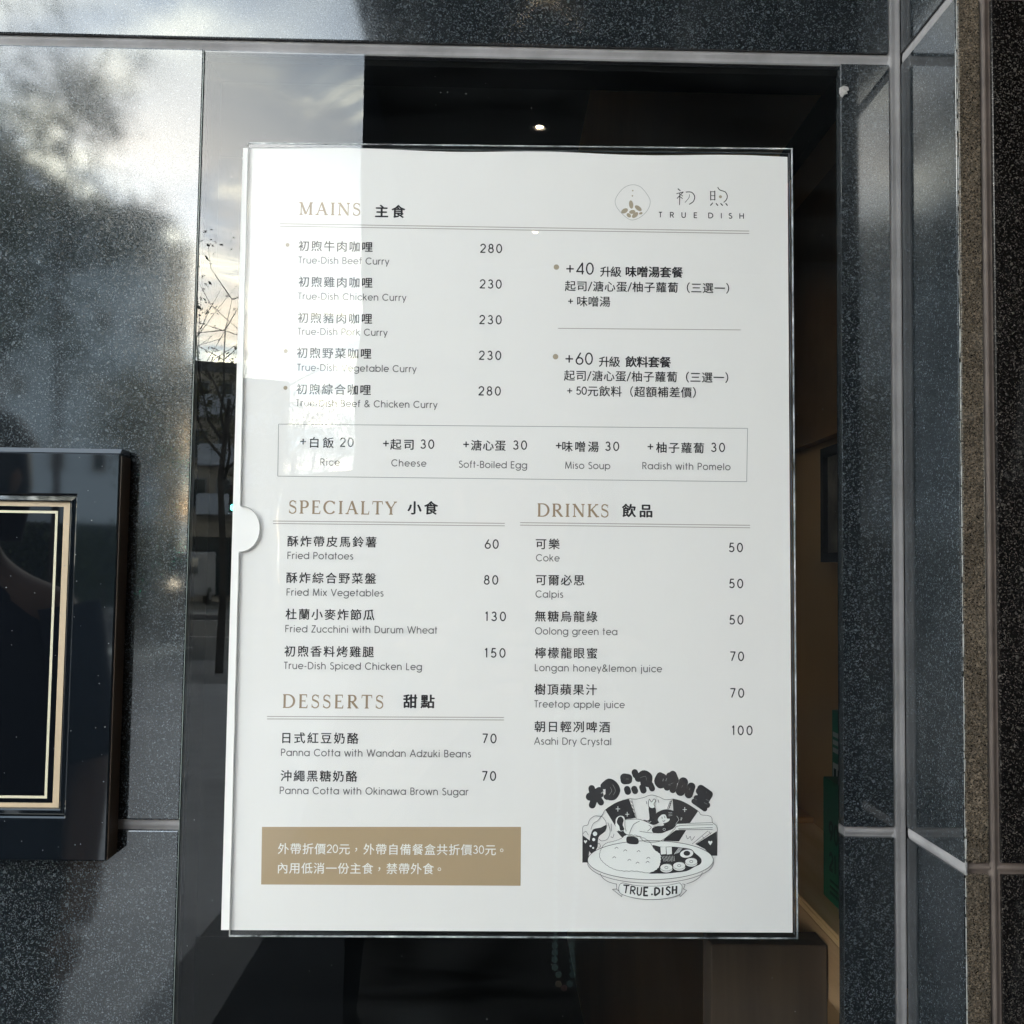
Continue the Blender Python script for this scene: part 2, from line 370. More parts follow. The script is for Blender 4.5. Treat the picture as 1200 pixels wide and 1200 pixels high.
# sheet of paper, gently wavy at its top edge and with its left edge outside the pocket
bm_ = MB(); nx, ny = 48, 60
def paper_z(u, v): return .18 * math.sin(u * .021 + 1) + .12 * math.sin(v * .017 + u * .01)
grid = []
for j in range(ny + 1):
    v = -209.3 + 418.5 * j / ny
    for i in range(nx + 1):
        u = -149.6 + 299.2 * i / nx
        vv = v + (0.55 * math.sin(u * .06 + .6) * math.exp(-(209.3 - v) / 6) if v > 180 else 0)
        uu = u - (.25 if i == 0 else 0)
        bm_.v.append((uu * mm, vv * mm, (paper_z(u, v) * .0 - .05) * mm))
for j in range(ny):
    for i in range(nx):
        a = j * (nx + 1) + i; bm_.f.append((a, a + 1, a + nx + 2, a + nx + 1))
paper = bm_.build('paper', M_paper, menu, fix=False)
sm = paper.modifiers.new('thick', 'SOLIDIFY'); sm.thickness = .00025; sm.offset = -1
# acrylic: back sheet and front sheet with a thumb notch in its left side
PK = [(-146.75, 210.9), (151.84, 213.2), (151.89, -211.9), (-145.1, -211.93)]
back = slab2(PK, -1.6, -.6).build('back_sheet', M_acr, menu)
fr = [(-146.75, 210.9)]
fr += [(-146.1, 60), (-145.35, 15.5)]
for k in range(17):
    a = PI / 2 - PI * k / 16
    fr.append((-146.0 + 11.2 * math.cos(a) ** .9 if math.cos(a) > 1e-6 else -145.6, 0.0 + 12.3 * math.sin(a)))
fr += [(-145.5, -15.5), (-145.1, -211.93), (151.89, -211.9), (151.84, 213.2)]
NOTCH = fr[3:20]
front = slab2(fr, .45, 1.5).build('front_sheet', M_acr, menu)
# polished rims of the two sheets, bright glints painted into their colour
def strip(mb, a, b, w, z0, z1):
    a, b = Vector(a), Vector(b); d = (b - a).normalized(); n = Vector((-d.y, d.x)) * w / 2
    mb.prism([((p.x) * mm, (p.y) * mm) for p in (a - n, b - n, b + n, a + n)], z0 * mm, z1 * mm, 'z')
mb = MB()
c = PK
strip(mb, (c[1][0] - .1, c[1][1]), (c[2][0] - .1, c[2][1]), .55, .46, 1.55)
strip(mb, (c[3][0], c[3][1] + .1), (c[2][0] + .2, c[2][1] + .1), .62, .46, 1.55)
strip(mb, (c[0][0], c[0][1]), (c[1][0] + .2, c[1][1]), .5, .46, 1.55)
mb.build('rim', M_rim, menu)
mb = MB()
strip(mb, (c[0][0] + 3, c[0][1] - 1.6), (c[1][0] - 1.2, c[1][1] - 1.7), .22, -1.7, -.5)
strip(mb, (c[1][0] - 1.1, c[1][1] - 1.7), (c[2][0] - 1.2, c[2][1] + 1.5), .18, -1.7, -.5)
mb.build('rim', plain('acrylic_back_edge', (.16, .17, .18), .3, var=.8, scale=60), menu)
# fine grey line painting the shading on the front sheet's left edge and notch
mb = MB()
strip(mb, (-146.75, 210.6), (-145.6, 12.6), .45, .3, 1.52); strip(mb, (-145.6, -12.6), (-145.1, -211.7), .45, .3, 1.52)
for a, b in zip(NOTCH, NOTCH[1:]): strip(mb, a, b, .38, .3, 1.52)
mb.build('rim', plain('acrylic_edge_shading', (.38, .37, .365), .35, var=.4, scale=40), menu)

# ---------------------------------------------------------------- lettering
def arc(cx, cy, rx, ry, a0, a1, n=None):
    n = n or max(3, int(abs(a1 - a0) / 15))
    return [(cx + rx * math.cos(math.radians(a0 + (a1 - a0) * k / n)), cy + ry * math.sin(math.radians(a0 + (a1 - a0) * k / n))) for k in range(n + 1)]
X = .72; r = X / 2
# round geometric sans: glyph -> (width, strokes); capital height 1
SANS = {
 'a': (.78, [arc(.38, r, .33, r - .04, 0, 360), [(.71, 0), (.71, X)]]),
 'b': (.78, [[(.08, 0), (.08, 1.0)], arc(.41, r, .33, r - .04, 0, 360)]),
 'c': (.66, [arc(.40, r, .34, r - .04, 42, 318)]),
 'd': (.78, [arc(.38, r, .33, r - .04, 0, 360), [(.71, 0), (.71, 1.0)]]),
 'e': (.74, [[(.07, r), (.70, r)], arc(.385, r, .32, r - .04, 0, 318)]),
 'f': (.38, [[(.16, 0), (.16, .80)] + arc(.31, .82, .15, .16, 180, 80), [(.02, X - .04), (.34, X - .04)]]),
 'g': (.78, [arc(.38, r, .33, r - .04, 0, 360), [(.71, X), (.71, -.02)] + arc(.39, -.04, .32, .24, 0, -160)]),
 'h': (.68, [[(.08, 0), (.08, 1.0)], [(.08, .40)] + arc(.34, .40, .26, .29, 180, 0) + [(.60, 0)]]),
 'i': (.20, [[(.10, 0), (.10, X)], [(.10, .90), (.10, 1.0)]]),
 'j': (.24, [[(.14, X), (.14, -.14)] + arc(.02, -.14, .12, .12, 0, -80), [(.14, .90), (.14, 1.0)]]),
 'k': (.60, [[(.08, 0), (.08, 1.0)], [(.10, .30), (.50, X)], [(.24, .44), (.56, 0)]]),
 'l': (.20, [[(.10, 0), (.10, 1.0)]]),
 'm': (1.02, [[(.08, 0), (.08, X)], [(.08, .42)] + arc(.295, .42, .215, .27, 180, 0) + [(.51, 0)], [(.51, .42)] + arc(.725, .42, .215, .27, 180, 0) + [(.94, 0)]]),
 'n': (.68, [[(.08, 0), (.08, X)], [(.08, .40)] + arc(.34, .40, .26, .29, 180, 0) + [(.60, 0)]]),
 'o': (.76, [arc(.38, r, .33, r - .04, 0, 360)]),
 'p': (.78, [[(.08, -.27), (.08, X)], arc(.41, r, .33, r - .04, 0, 360)]),
 'r': (.40, [[(.08, 0), (.08, X)], [(.08, .42)] + arc(.30, .42, .22, .27, 180, 70)]),
 's': (.48, [arc(.25, .52, .16, .165, 40, 200) + arc(.24, .20, .17, .165, 70, -150)]),
 't': (.38, [[(.17, 0), (.17, .98)], [(.02, X - .04), (.34, X - .04)]]),
 'u': (.68, [[(.08, X), (.08, .31)] + arc(.34, .31, .26, .28, 180, 360) + [(.60, X)], [(.60, 0), (.60, X)]]),
 'w': (.94, [[(.03, X), (.25, .02), (.47, X - .02), (.69, .02), (.91, X)]]),
 'x': (.58, [[(.04, 0), (.54, X)], [(.04, X), (.54, 0)]]),
 'y': (.60, [[(.03, X), (.31, .04)], [(.57, X), (.20, -.27)]]),
 'z': (.52, [[(.05, X - .04), (.47, X - .04), (.05, .04), (.48, .04)]]),
 'A': (.84, [[(.03, 0), (.42, 1.0), (.81, 0)], [(.17, .34), (.67, .34)]]),
 'B': (.66, [[(.09, .04), (.09, .96), (.33, .96)] + arc(.33, .745, .21, .215, 90, -90) + [(.09, .53)], [(.33, .53)] + arc(.34, .285, .25, .245, 90, -90) + [(.09, .04)]]),
 'C': (.92, [arc(.50, .5, .44, .46, 42, 318)]),
 'D': (.84, [[(.09, .04), (.09, .96), (.32, .96)] + arc(.32, .5, .44, .46, 90, -90) + [(.09, .04)]]),
 'E': (.60, [[(.54, .96), (.09, .96), (.09, .04), (.54, .04)], [(.09, .52), (.50, .52)]]),
 'F': (.56, [[(.52, .96), (.09, .96), (.09, 0)], [(.09, .50), (.48, .50)]]),
 'G': (.98, [arc(.50, .5, .44, .46, 48, 358), [(.94, .47), (.54, .47)]]),
 'H': (.76, [[(.09, 0), (.09, 1)], [(.67, 0), (.67, 1)], [(.09, .52), (.67, .52)]]),
 'I': (.20, [[(.10, 0), (.10, 1)]]),
 'K': (.70, [[(.09, 0), (.09, 1)], [(.60, 1), (.12, .46)], [(.28, .62), (.66, 0)]]),
 'L': (.52, [[(.09, 1), (.09, .04), (.48, .04)]]),
 'M': (1.0, [[(.09, 0), (.16, .98), (.50, .06), (.84, .98), (.91, 0)]]),
 'O': (1.0, [arc(.50, .5, .44, .46, 0, 360)]),
 'P': (.66, [[(.09, 0), (.09, .96), (.34, .96)] + arc(.34, .71, .24, .25, 90, -90) + [(.09, .46)]]),
 'R': (.68, [[(.09, 0), (.09, .96), (.34, .96)] + arc(.34, .72, .23, .24, 90, -90) + [(.09, .48)], [(.32, .48), (.60, 0)]]),
 'S': (.60, [arc(.30, .74, .20, .22, 35, 205) + arc(.30, .27, .24, .24, 65, -155)]),
 'T': (.56, [[(.28, 0), (.28, .96)], [(.02, .96), (.54, .96)]]),
 'U': (.74, [[(.09, 1), (.09, .33)] + arc(.37, .33, .28, .29, 180, 360) + [(.65, 1)]]),
 'V': (.80, [[(.03, 1), (.40, .02), (.77, 1)]]),
 'W': (1.2, [[(.03, 1), (.32, .03), (.60, .97), (.88, .03), (1.17, 1)]]),
 'Z': (.60, [[(.05, .96), (.55, .96), (.04, .04), (.57, .04)]]),
 '0': (.68, [arc(.34, .5, .27, .46, 0, 360)]),
 '1': (.40, [[(.10, .80), (.26, .97), (.26, 0)]]),
 '2': (.66, [arc(.34, .70, .25, .26, 175, -35) + [(.07, .04), (.60, .04)]]),
 '3': (.64, [arc(.31, .735, .20, .225, 160, -90) + arc(.31, .275, .25, .235, 90, -160)]),
 '4': (.70, [[(.53, 0), (.53, .96), (.06, .24), (.66, .24)]]),
 '5': (.64, [[(.54, .96), (.19, .96), (.11, .50)] + arc(.30, .32, .26, .28, 125, -150)]),
 '6': (.66, [arc(.34, .30, .27, .27, 0, 360), [(.10, .42), (.44, .99)]]),
 '7': (.62, [[(.05, .96), (.56, .96), (.20, 0)]]),
 '8': (.64, [arc(.32, .74, .20, .22, 0, 360), arc(.32, .28, .25, .245, 0, 360)]),
 '9': (.66, [arc(.32, .69, .26, .27, 0, 360), [(.56, .56), (.22, 0)]]),
 '+': (.78, [[(.08, .46), (.70, .46)], [(.39, .15), (.39, .77)]]),
 '-': (.38, [[(.05, .36), (.33, .36)]]),
 '/': (.52, [[(.02, -.16), (.48, 1.04)]]),
 '&': (.80, [[(.76, .02), (.20, .66)] + arc(.36, .80, .17, .17, 200, -10) + [(.20, .46)] + arc(.30, .25, .23, .22, 130, 300) + [(.60, .20), (.72, .44)]]),
 '.': (.22, [[(.11, 0), (.11, .10)]]), ',': (.22, [[(.12, .08), (.06, -.12)]]), ' ': (.34, []), 'N': (.80, [[(.09, 0), (.09, .97), (.71, .03), (.71, 1)]]),
}
class Flat:
    """flat print: every piece lies a hair above the one before, so no two share a plane"""
    def __init__(s, z=.02): s.v = []; s.f = []; s.z = z
    def up(s): s.z += .0012
    def poly(s, pts, ear=False):
        s.up(); b = len(s.v); s.v += [(x, y, s.z) for x, y in pts]
        if ear:
            from mathutils.geometry import tessellate_polygon
            for t in tessellate_polygon([[Vector((x, y, 0)) for x, y in pts]]): s.f.append(tuple(b + i for i in t))
        else: s.f.append(tuple(range(b, b + len(pts))))
    def stroke(s, pts, w, closed=False, caps=0):
        pts = [Vector(p) for p in pts]
        q = [pts[0]]
        for p in pts[1:]:
            if (p - q[-1]).length > 1e-5: q.append(p)
        pts = q; n = len(pts)
        if n < 2: return
        for i in range(1, n - 1):
            if (pts[i] - pts[i - 1]).normalized().dot((pts[i + 1] - pts[i]).normalized()) < .25:
                wl = isinstance(w, (list, tuple)) and len(w) == n; k_ = (w[i] if wl else (w if not isinstance(w, (list, tuple)) else w[0]))
                s.stroke(pts[:i + 1], w[:i + 1] if wl else w, False, 0); s.stroke(pts[i:], w[i:] if wl else w, False, 0); s.disc(pts[i].x, pts[i].y, k_ / 2, n=8); return
        if (pts[0] - pts[-1]).length < 1e-3 and n > 3: closed = True; pts = pts[:-1]; n -= 1
        s.up(); b = len(s.v)
        for i, p in enumerate(pts):
            if closed: a, c = pts[i - 1], pts[(i + 1) % n]
            else: a, c = pts[max(i - 1, 0)], pts[min(i + 1, n - 1)]
            d0 = (p - a).normalized() if (p - a).length > 0 else (c - p).normalized(); d1 = (c - p).normalized() if (c - p).length > 0 else d0
            n0 = Vector((-d0.y, d0.x)); n1 = Vector((-d1.y, d1.x)); nn = (n0 + n1)
            if nn.length < .2: nn = n0
            nn.normalize(); k = 1 / max(.55, nn.dot(n0))
            h = (w[i] if isinstance(w, (list, tuple)) else w) / 2 * k
            s.v += [(p.x + nn.x * h, p.y + nn.y * h, s.z), (p.x - nn.x * h, p.y - nn.y * h, s.z)]
        for i in range(n if closed else n - 1):
            j = (i + 1) % n; s.f.append((b + 2 * i, b + 2 * i + 1, b + 2 * j + 1, b + 2 * j))
        if caps:
            ww = w if not isinstance(w, (list, tuple)) else w[0]
            s.disc(pts[0].x, pts[0].y, ww / 2); s.disc(pts[-1].x, pts[-1].y, (w[-1] if isinstance(w, (list, tuple)) else w) / 2)
    def disc(s, x, y, rx, ry=None, n=18, rot=0):
        ry = ry or rx; c_, s_ = math.cos(rot), math.sin(rot)
        s.poly([(x + rx * math.cos(2 * PI * k / n) * c_ - ry * math.sin(2 * PI * k / n) * s_, y + rx * math.cos(2 * PI * k / n) * s_ + ry * math.sin(2 * PI * k / n) * c_) for k in range(n)])
    def tris(s, verts, faces, ox, oy, sc, sx=1.0):
        s.up(); b = len(s.v); s.v += [(ox + x * sc * sx, oy + y * sc, s.z) for x, y in verts]; s.f += [tuple(b + i for i in f) for f in faces]
    def build(s, name, mat, parent):
        me = bpy.data.meshes.new(name); me.from_pydata([(x * mm, y * mm, z * mm) for x, y, z in s.v], [], s.f)
        bm = bmesh.new(); bm.from_mesh(me)
        for f in bm.faces:
            if f.normal.z < 0: f.normal_flip()
        bm.to_mesh(me); bm.free(); me.materials.append(mat)
        o = bpy.data.objects.new(name, me); COL.objects.link(o); o.parent = parent; return o
_g = {}
def cjk(ch, off=0.0):
    k = (ch, off)
    if k not in _g:
        c = bpy.data.curves.new('glyph', 'FONT'); c.body = ch; c.resolution_u = 2; c.offset = off
        o = bpy.data.objects.new('glyph', c); COL.objects.link(o); bpy.context.view_layer.update()
        dg = bpy.context.evaluated_depsgraph_get(); me = o.evaluated_get(dg).to_mesh()
        v = [(p.co.x, p.co.y) for p in me.vertices]; f = [tuple(p.vertices) for p in me.polygons]
        o.evaluated_get(dg).to_mesh_clear(); bpy.data.objects.remove(o); bpy.data.curves.remove(c); _g[k] = (v, f)
    return _g[k]
def bold(fl, vs, fs, ox, oy, em, off):
    fl.tris(vs, fs, ox, oy, em)
    if off:
        d = off * em
        for dx, dy in ((d, 0), (-d, 0), (0, d * .7), (0, -d * .7)): fl.tris(vs, fs, ox + dx, oy + dy, em)
def latin(fl, ch, x, y, h, w):
    adv, st = SANS[ch]
    for s_ in st: fl.stroke([(x + a * h, y + b * h) for a, b in s_], w)
def ink(ch):
    """(left, right) ink bounds in em for a glyph at size 1"""
    if ord(ch) > 0x2e7f:
        v, _ = cjk(ch, 0.0); xs = [p[0] for p in v]; return min(xs), max(xs)
    return 0.0, SANS[ch][0]
def text_line(fl, s, u0, u1, v, size, kind, w=None, off=0.0, base=False):
    """sets a line so that its ink runs from u0 to u1; v is the centre (cjk) or the baseline (latin)"""
    lat = .70 if kind == 'mixed' else 1.0                 # latin capitals inside a cjk line
    advs = []
    for ch in s:
        wide = ord(ch) > 0x2e7f
        advs.append(1.0 * size / .92 if wide else SANS[ch][0] * size * lat * (1.08 if kind == 'mixed' else 1.0))
    em = size / .92
    li = ink(s[0])[0] * (em if ord(s[0]) > 0x2e7f else 0) if s[0] not in '（' else 0.45 * em
    ls = s[-1]; last_ink = advs[-1]
    if ord(ls) > 0x2e7f: last_ink = {'。': .42, '，': .4, '）': .5}.get(ls, ink(ls)[1]) * em
    total = sum(advs[:-1]) + last_ink - li
    tr = ((u1 - u0) - total) / max(1, len(s) - 1)
    x = u0 - li
    for ch, a in zip(s, advs):
        if ord(ch) > 0x2e7f:
            vs, fs = cjk(ch, 0.0)
            dy = v - .38 * em
            if ch in '，。': fl.tris(vs, fs, x + .3 * em * 0 + .22 * em, dy + .26 * em, em)
            else: bold(fl, vs, fs, x, dy, em, off)
        elif kind == 'mixed': latin(fl, ch, x, v - .36 * size, size * .76, w)
        else: latin(fl, ch, x, v, size, w)
        x += a + tr
# wide serif capitals of the section headings: (width, [(points, kind)]) kind T thick, S thin, V swelling, P filled polygon
def serif(x, y, w=.30, t=.045, up=True):
    s = 1 if up else -1
    return ([(x - w / 2, y), (x + w / 2, y), (x + w / 2, y + s * t), (x + .075, y + s * (t + .05)), (x - .075, y + s * (t + .05)), (x - w / 2, y + s * t)], 'P')
SER = {
 'I': (.42, [([(.21, 0), (.21, 1)], 'T'), serif(.21, 0), serif(.21, 1, up=False)]),
 'M': (1.14, [([(.20, .03), (.20, 1)], 'S'), ([(.93, .0), (.93, 1)], 'T'), ([(.20, .98), (.56, .06)], 'T'), ([(.56, .06), (.93, .96)], 'S'), serif(.20, 0, .26), serif(.93, 0), serif(.15, 1, .22, up=False), serif(.98, 1, .22, up=False)]),
 'A': (.98, [([(.16, .02), (.48, .98)], 'S'), ([(.48, 1.0), (.83, .02)], 'T'), ([(.28, .36), (.70, .36)], 'S'), serif(.14, 0, .26), serif(.84, 0)]),
 'N': (1.0, [([(.18, .03), (.18, 1)], 'S'), ([(.17, .98), (.83, .03)], 'T'), ([(.83, 0), (.83, .98)], 'S'), serif(.18, 0, .26), serif(.14, 1, .22, up=False), serif(.83, 1, .26, up=False)]),
 'S': (.66, [(arc(.33, .745, .215, .225, 30, 215, 14) + arc(.32, .27, .25, .25, 62, -155, 18), 'V'), ([(.535, .72), (.575, .72), (.575, .98), (.535, .95)], 'P'), ([(.06, .04), (.10, .07), (.10, .30), (.06, .30)], 'P')]),
 'P': (.76, [([(.20, 0), (.20, 1)], 'T'), ([(.20, .965), (.40, .965)] + arc(.42, .715, .24, .25, 90, -90, 14) + [(.20, .465)], 'V'), serif(.20, 0), serif(.17, 1, .24, up=False)]),
 'E': (.78, [([(.20, 0), (.20, 1)], 'T'), ([(.10, .975), (.66, .975)], 'S'), ([(.10, .025), (.70, .025)], 'S'), ([(.20, .52), (.54, .52)], 'S'), ([(.63, .78), (.67, .78), (.67, 1.0), (.60, 1.0)], 'P'), ([(.60, 0), (.70, 0), (.73, .24), (.69, .24)], 'P'), ([(.52, .42), (.555, .42), (.555, .62), (.52, .62)], 'P')]),
 'C': (.98, [(arc(.52, .5, .42, .475, 38, 322, 30), 'V'), ([(.83, .72), (.875, .72), (.875, .98), (.83, .93)], 'P')]),
 'L': (.74, [([(.20, 0), (.20, 1)], 'T'), serif(.20, 1, up=False), ([(.08, .025), (.66, .025)], 'S'), ([(.58, 0), (.67, 0), (.70, .27), (.66, .27)], 'P')]),
 'T': (.86, [([(.43, 0), (.43, .97)], 'T'), ([(.06, .975), (.80, .975)], 'S'), serif(.43, 0), ([(.05, 1), (.12, 1), (.07, .76), (.03, .76)], 'P'), ([(.81, 1), (.74, 1), (.79, .76), (.83, .76)], 'P')]),
 'Y': (.88, [([(.10, .98), (.44, .45)], 'T'), ([(.78, .98), (.45, .46)], 'S'), ([(.45, 0), (.45, .48)], 'T'), serif(.45, 0), serif(.12, 1, .24, up=False), serif(.77, 1, .24, up=False)]),
 'D': (1.0, [([(.20, 0), (.20, 1)], 'T'), ([(.08, .97), (.42, .97)] + arc(.44, .5, .46, .47, 90, -90, 20) + [(.08, .03)], 'V')]),
 'R': (.88, [([(.20, 0), (.20, 1)], 'T'), ([(.08, .965), (.40, .965)] + arc(.42, .735, .23, .23, 90, -90, 14) + [(.20, .505)], 'V'), ([(.40, .50), (.78, .03)], 'T'), serif(.20, 0), ([(.70, 0), (.90, 0), (.90, .045), (.74, .07)], 'P')]),
 'K': (.90, [([(.20, 0), (.20, 1)], 'T'), ([(.74, .97), (.22, .45)], 'S'), ([(.36, .58), (.78, .02)], 'T'), serif(.20, 0), serif(.20, 1, up=False), serif(.74, 1, .24, up=False), serif(.82, 0, .24)]),
}
def head_line(fl, s, u0, u1, v, h):
    tot = sum(SER[c][0] for c in s) * h; tr = (u1 - u0 - tot + .1 * h) / (len(s) - 1); x = u0 - .05 * h
    T_, S__ = .165 * h, .078 * h
    for ch in s:
        adv, parts = SER[ch]
        for pts, k in parts:
            P = [(x + a * h, v + b * h) for a, b in pts]
            if k == 'P': fl.poly(P, ear=True)
            elif k == 'V':
                w = []
                for i in range(len(P)):
                    a, b = P[max(i - 1, 0)], P[min(i + 1, len(P) - 1)]; d = Vector((b[0] - a[0], b[1] - a[1]))
                    d = d.normalized() if d.length else Vector((1, 0)); vert = abs(d.y)
                    if ch == 'S': vert = max(0, abs(d.x) * .9) if abs(P[i][1] - v - .5 * h) < .28 * h else abs(d.y) * .5
                    w.append(S__ + (T_ - S__) * vert ** 1.4)
                fl.stroke(P, w)
            else: fl.stroke(P, T_ if k == 'T' else S__)
        x += adv * h + tr

# ---------------- what is printed, in millimetres from the centre of the sheet
TEXT = [
  ('cjk', '初煦牛肉咖哩', -118.17, -78.08, 154.69, 5.7),
  ('eng', 'True-Dish Beef Curry', -118.17, -68.85, 144.93, 3.75),
  ('num', '280', -19.49, -7.37, 154.93, 4.9),
  ('cjk', '初煦雞肉咖哩', -117.69, -77.79, 134.85, 5.7),
  ('eng', 'True-Dish Chicken Curry', -117.92, -59.22, 125.02, 3.75),
  ('num', '230', -19.47, -7.38, 135.17, 4.9),
  ('cjk', '初煦豬肉咖哩', -117.68, -77.54, 114.99, 5.7),
  ('eng', 'True-Dish Pork Curry', -117.69, -69.05, 105.64, 3.75),
  ('num', '230', -19.45, -7.16, 115.45, 4.9),
  ('cjk', '初煦野菜咖哩', -117.68, -77.63, 95.79, 5.7),
  ('eng', 'True-Dish Vegetable Curry', -117.44, -53.02, 85.93, 3.75),
  ('num', '230', -19.43, -7.17, 95.83, 4.9),
  ('cjk', '初煦綜合咖哩', -117.44, -77.48, 75.98, 5.7),
  ('eng', 'True-Dish Beef & Chicken Curry', -117.67, -41.42, 66.55, 3.75),
  ('num', '280', -19.42, -7.18, 76.33, 4.9),
  ('cjk', '酥炸帶皮馬鈴薯', -120.24, -72.92, -6.2, 5.7),
  ('eng', 'Fried Potatoes', -120.23, -85.02, -15.66, 3.75),
  ('num', '60', -14.93, -7.38, -6.54, 4.9),
  ('cjk', '酥炸綜合野菜盤', -120.35, -72.77, -25.65, 5.7),
  ('eng', 'Fried Mix Vegetables', -120.21, -68.5, -35.18, 3.75),
  ('num', '80', -15.15, -7.39, -25.72, 4.9),
  ('cjk', '杜蘭小麥炸節瓜', -120.28, -73.22, -45.01, 5.7),
  ('eng', 'Fried Zucchini with Durum Wheat', -120.41, -39.56, -54.6, 3.75),
  ('num', '130', -14.45, -3.07, -45.12, 4.9),
  ('cjk', '初煦香料烤雞腿', -120.39, -73.16, -64.55, 5.7),
  ('eng', 'True-Dish Spiced Chicken Leg', -120.6, -47.42, -73.98, 3.75),
  ('num', '150', -14.44, -3.08, -64.48, 4.9),
  ('cjk', '可樂', 12.53, 25.23, -6.13, 5.7),
  ('eng', 'Coke', 12.62, 25.3, -15.47, 3.75),
  ('num', '50', 116.42, 124.12, -6.9, 4.9),
  ('cjk', '可爾必思', 12.71, 38.65, -25.4, 5.7),
  ('eng', 'Calpis', 12.57, 27.41, -34.85, 3.75),
  ('num', '50', 116.5, 124.19, -26.25, 4.9),
  ('cjk', '無糖烏龍綠', 12.43, 45.76, -44.74, 5.7),
  ('eng', 'Oolong green tea', 12.52, 56.55, -54.48, 3.75),
  ('num', '50', 116.58, 124.25, -45.64, 4.9),
  ('cjk', '檸檬龍眼蜜', 12.61, 45.73, -64.22, 5.7),
  ('eng', 'Longan honey&lemon juice', 12.47, 80.44, -73.91, 3.75),
  ('num', '70', 116.85, 124.5, -65.07, 4.9),
  ('cjk', '樹頂蘋果汁', 12.56, 45.65, -83.48, 5.7),
  ('eng', 'Treetop apple juice', 12.42, 60.57, -93.05, 3.75),
  ('num', '70', 116.79, 124.52, -84.52, 4.9),
  ('cjk', '朝日輕冽啤酒', 12.74, 52.75, -103.05, 5.7),
  ('eng', 'Asahi Dry Crystal', 12.6, 53.61, -112.54, 3.75),
  ('num', '100', 117.51, 128.91, -104.23, 4.9),
  ('cjk', '日式紅豆奶酪', -120.38, -80.39, -110.01, 5.7),
  ('eng', 'Panna Cotta with Wandan Adzuki Beans', -121.05, -20.76, -119.5, 3.75),
  ('num', '70', -15.01, -7.33, -109.53, 4.9),
  ('cjk', '沖繩黑糖奶酪', -120.79, -80.66, -129.78, 5.7),
  ('eng', 'Panna Cotta with Okinawa Brown Sugar', -121.22, -21.85, -139.25, 3.75),
  ('num', '70', -14.99, -7.33, -129.14, 4.9),
  ('head', 'MAINS', -118.35, -85.15, 171.88, 7.1),
  ('head', 'SPECIALTY', -119.92, -62.7, 8.59, 7.1),
  ('head', 'DRINKS', 13.09, 51.46, 8.51, 7.1),
  ('head', 'DESSERTS', -120.77, -67.63, -94.39, 7.1),
  ('cjkhead', '主食', -76.83, -60.77, 174.66, 7.0),
  ('cjkhead', '小食', -56.37, -40.36, 12.47, 7.0),
  ('cjkhead', '飲品', 58.94, 74.93, 12.32, 7.0),
  ('cjkhead', '甜點', -56.86, -40.6, -90.37, 7.0),
  ('num', '+40', 27.24, 42.88, 144.55, 6.6),
  ('cjk', '升級', 46.39, 57.84, 143.04, 5.7),
  ('cjkbold', '味噌湯套餐', 60.41, 91.53, 143.25, 5.9),
  ('mix', '起司/溏心蛋/柚子蘿蔔（三選一）', 27.08, 118.23, 134.8, 5.7),
  ('mix', '+ 味噌湯', 28.54, 51.84, 126.37, 5.7),
  ('num', '+60', 27.14, 42.69, 94.78, 6.6),
  ('cjk', '升級', 45.95, 57.33, 93.26, 5.7),
  ('cjkbold', '飲料套餐', 60.36, 85.01, 93.42, 5.9),
  ('mix', '起司/溏心蛋/柚子蘿蔔（三選一）', 26.98, 117.61, 85.41, 5.7),
  ('mix', '+ 50元飲料（超額補差價）', 28.43, 99.9, 77.04, 5.7),
  ('num', '+', -115.16, -112.42, 47.63, 5.0),
  ('cjk', '白飯', -109.43, -96.84, 47.03, 5.7),
  ('num', '20', -93.64, -86.09, 47.37, 4.9),
  ('eng', 'Rice', -103.89, -93.37, 34.64, 3.75),
  ('num', '+', -70.72, -67.97, 47.19, 5.0),
  ('cjk', '起司', -66.36, -53.97, 46.58, 5.7),
  ('num', '30', -50.3, -42.72, 46.91, 4.9),
  ('eng', 'Cheese', -65.68, -46.89, 34.68, 3.75),
  ('num', '+', -27.56, -24.8, 47.24, 5.0),
  ('cjk', '溏心蛋', -22.95, -4.31, 46.65, 5.7),
  ('num', '30', -0.4, 7.3, 47.05, 4.9),
  ('eng', 'Soft-Boiled Egg', -29.45, 7.42, 34.4, 3.75),
  ('num', '+', 22.42, 25.19, 47.25, 5.0),
  ('cjk', '味噌湯', 26.34, 45.96, 46.64, 5.7),
  ('num', '30', 49.43, 57.15, 47.05, 4.9),
  ('eng', 'Miso Soup', 27.82, 52.26, 34.58, 3.75),
  ('num', '+', 72.09, 75.09, 47.29, 5.0),
  ('cjk', '柚子蘿蔔', 77.18, 103.12, 46.71, 5.7),
  ('num', '30', 106.83, 114.58, 47.19, 4.9),
  ('eng', 'Radish with Pomelo', 69.57, 117.46, 34.84, 3.75),
  ('white', '外帶折價20元，外帶自備餐盒共折價30元。', -121.19, -3.96, -167.38, 5.6),
  ('white', '內用低消一份主食，禁帶外食。', -120.94, -36.56, -177.31, 5.6),
  ('logo', 'TRUEDISH', 78.37, 125.89, 175.33, 3.0),
]
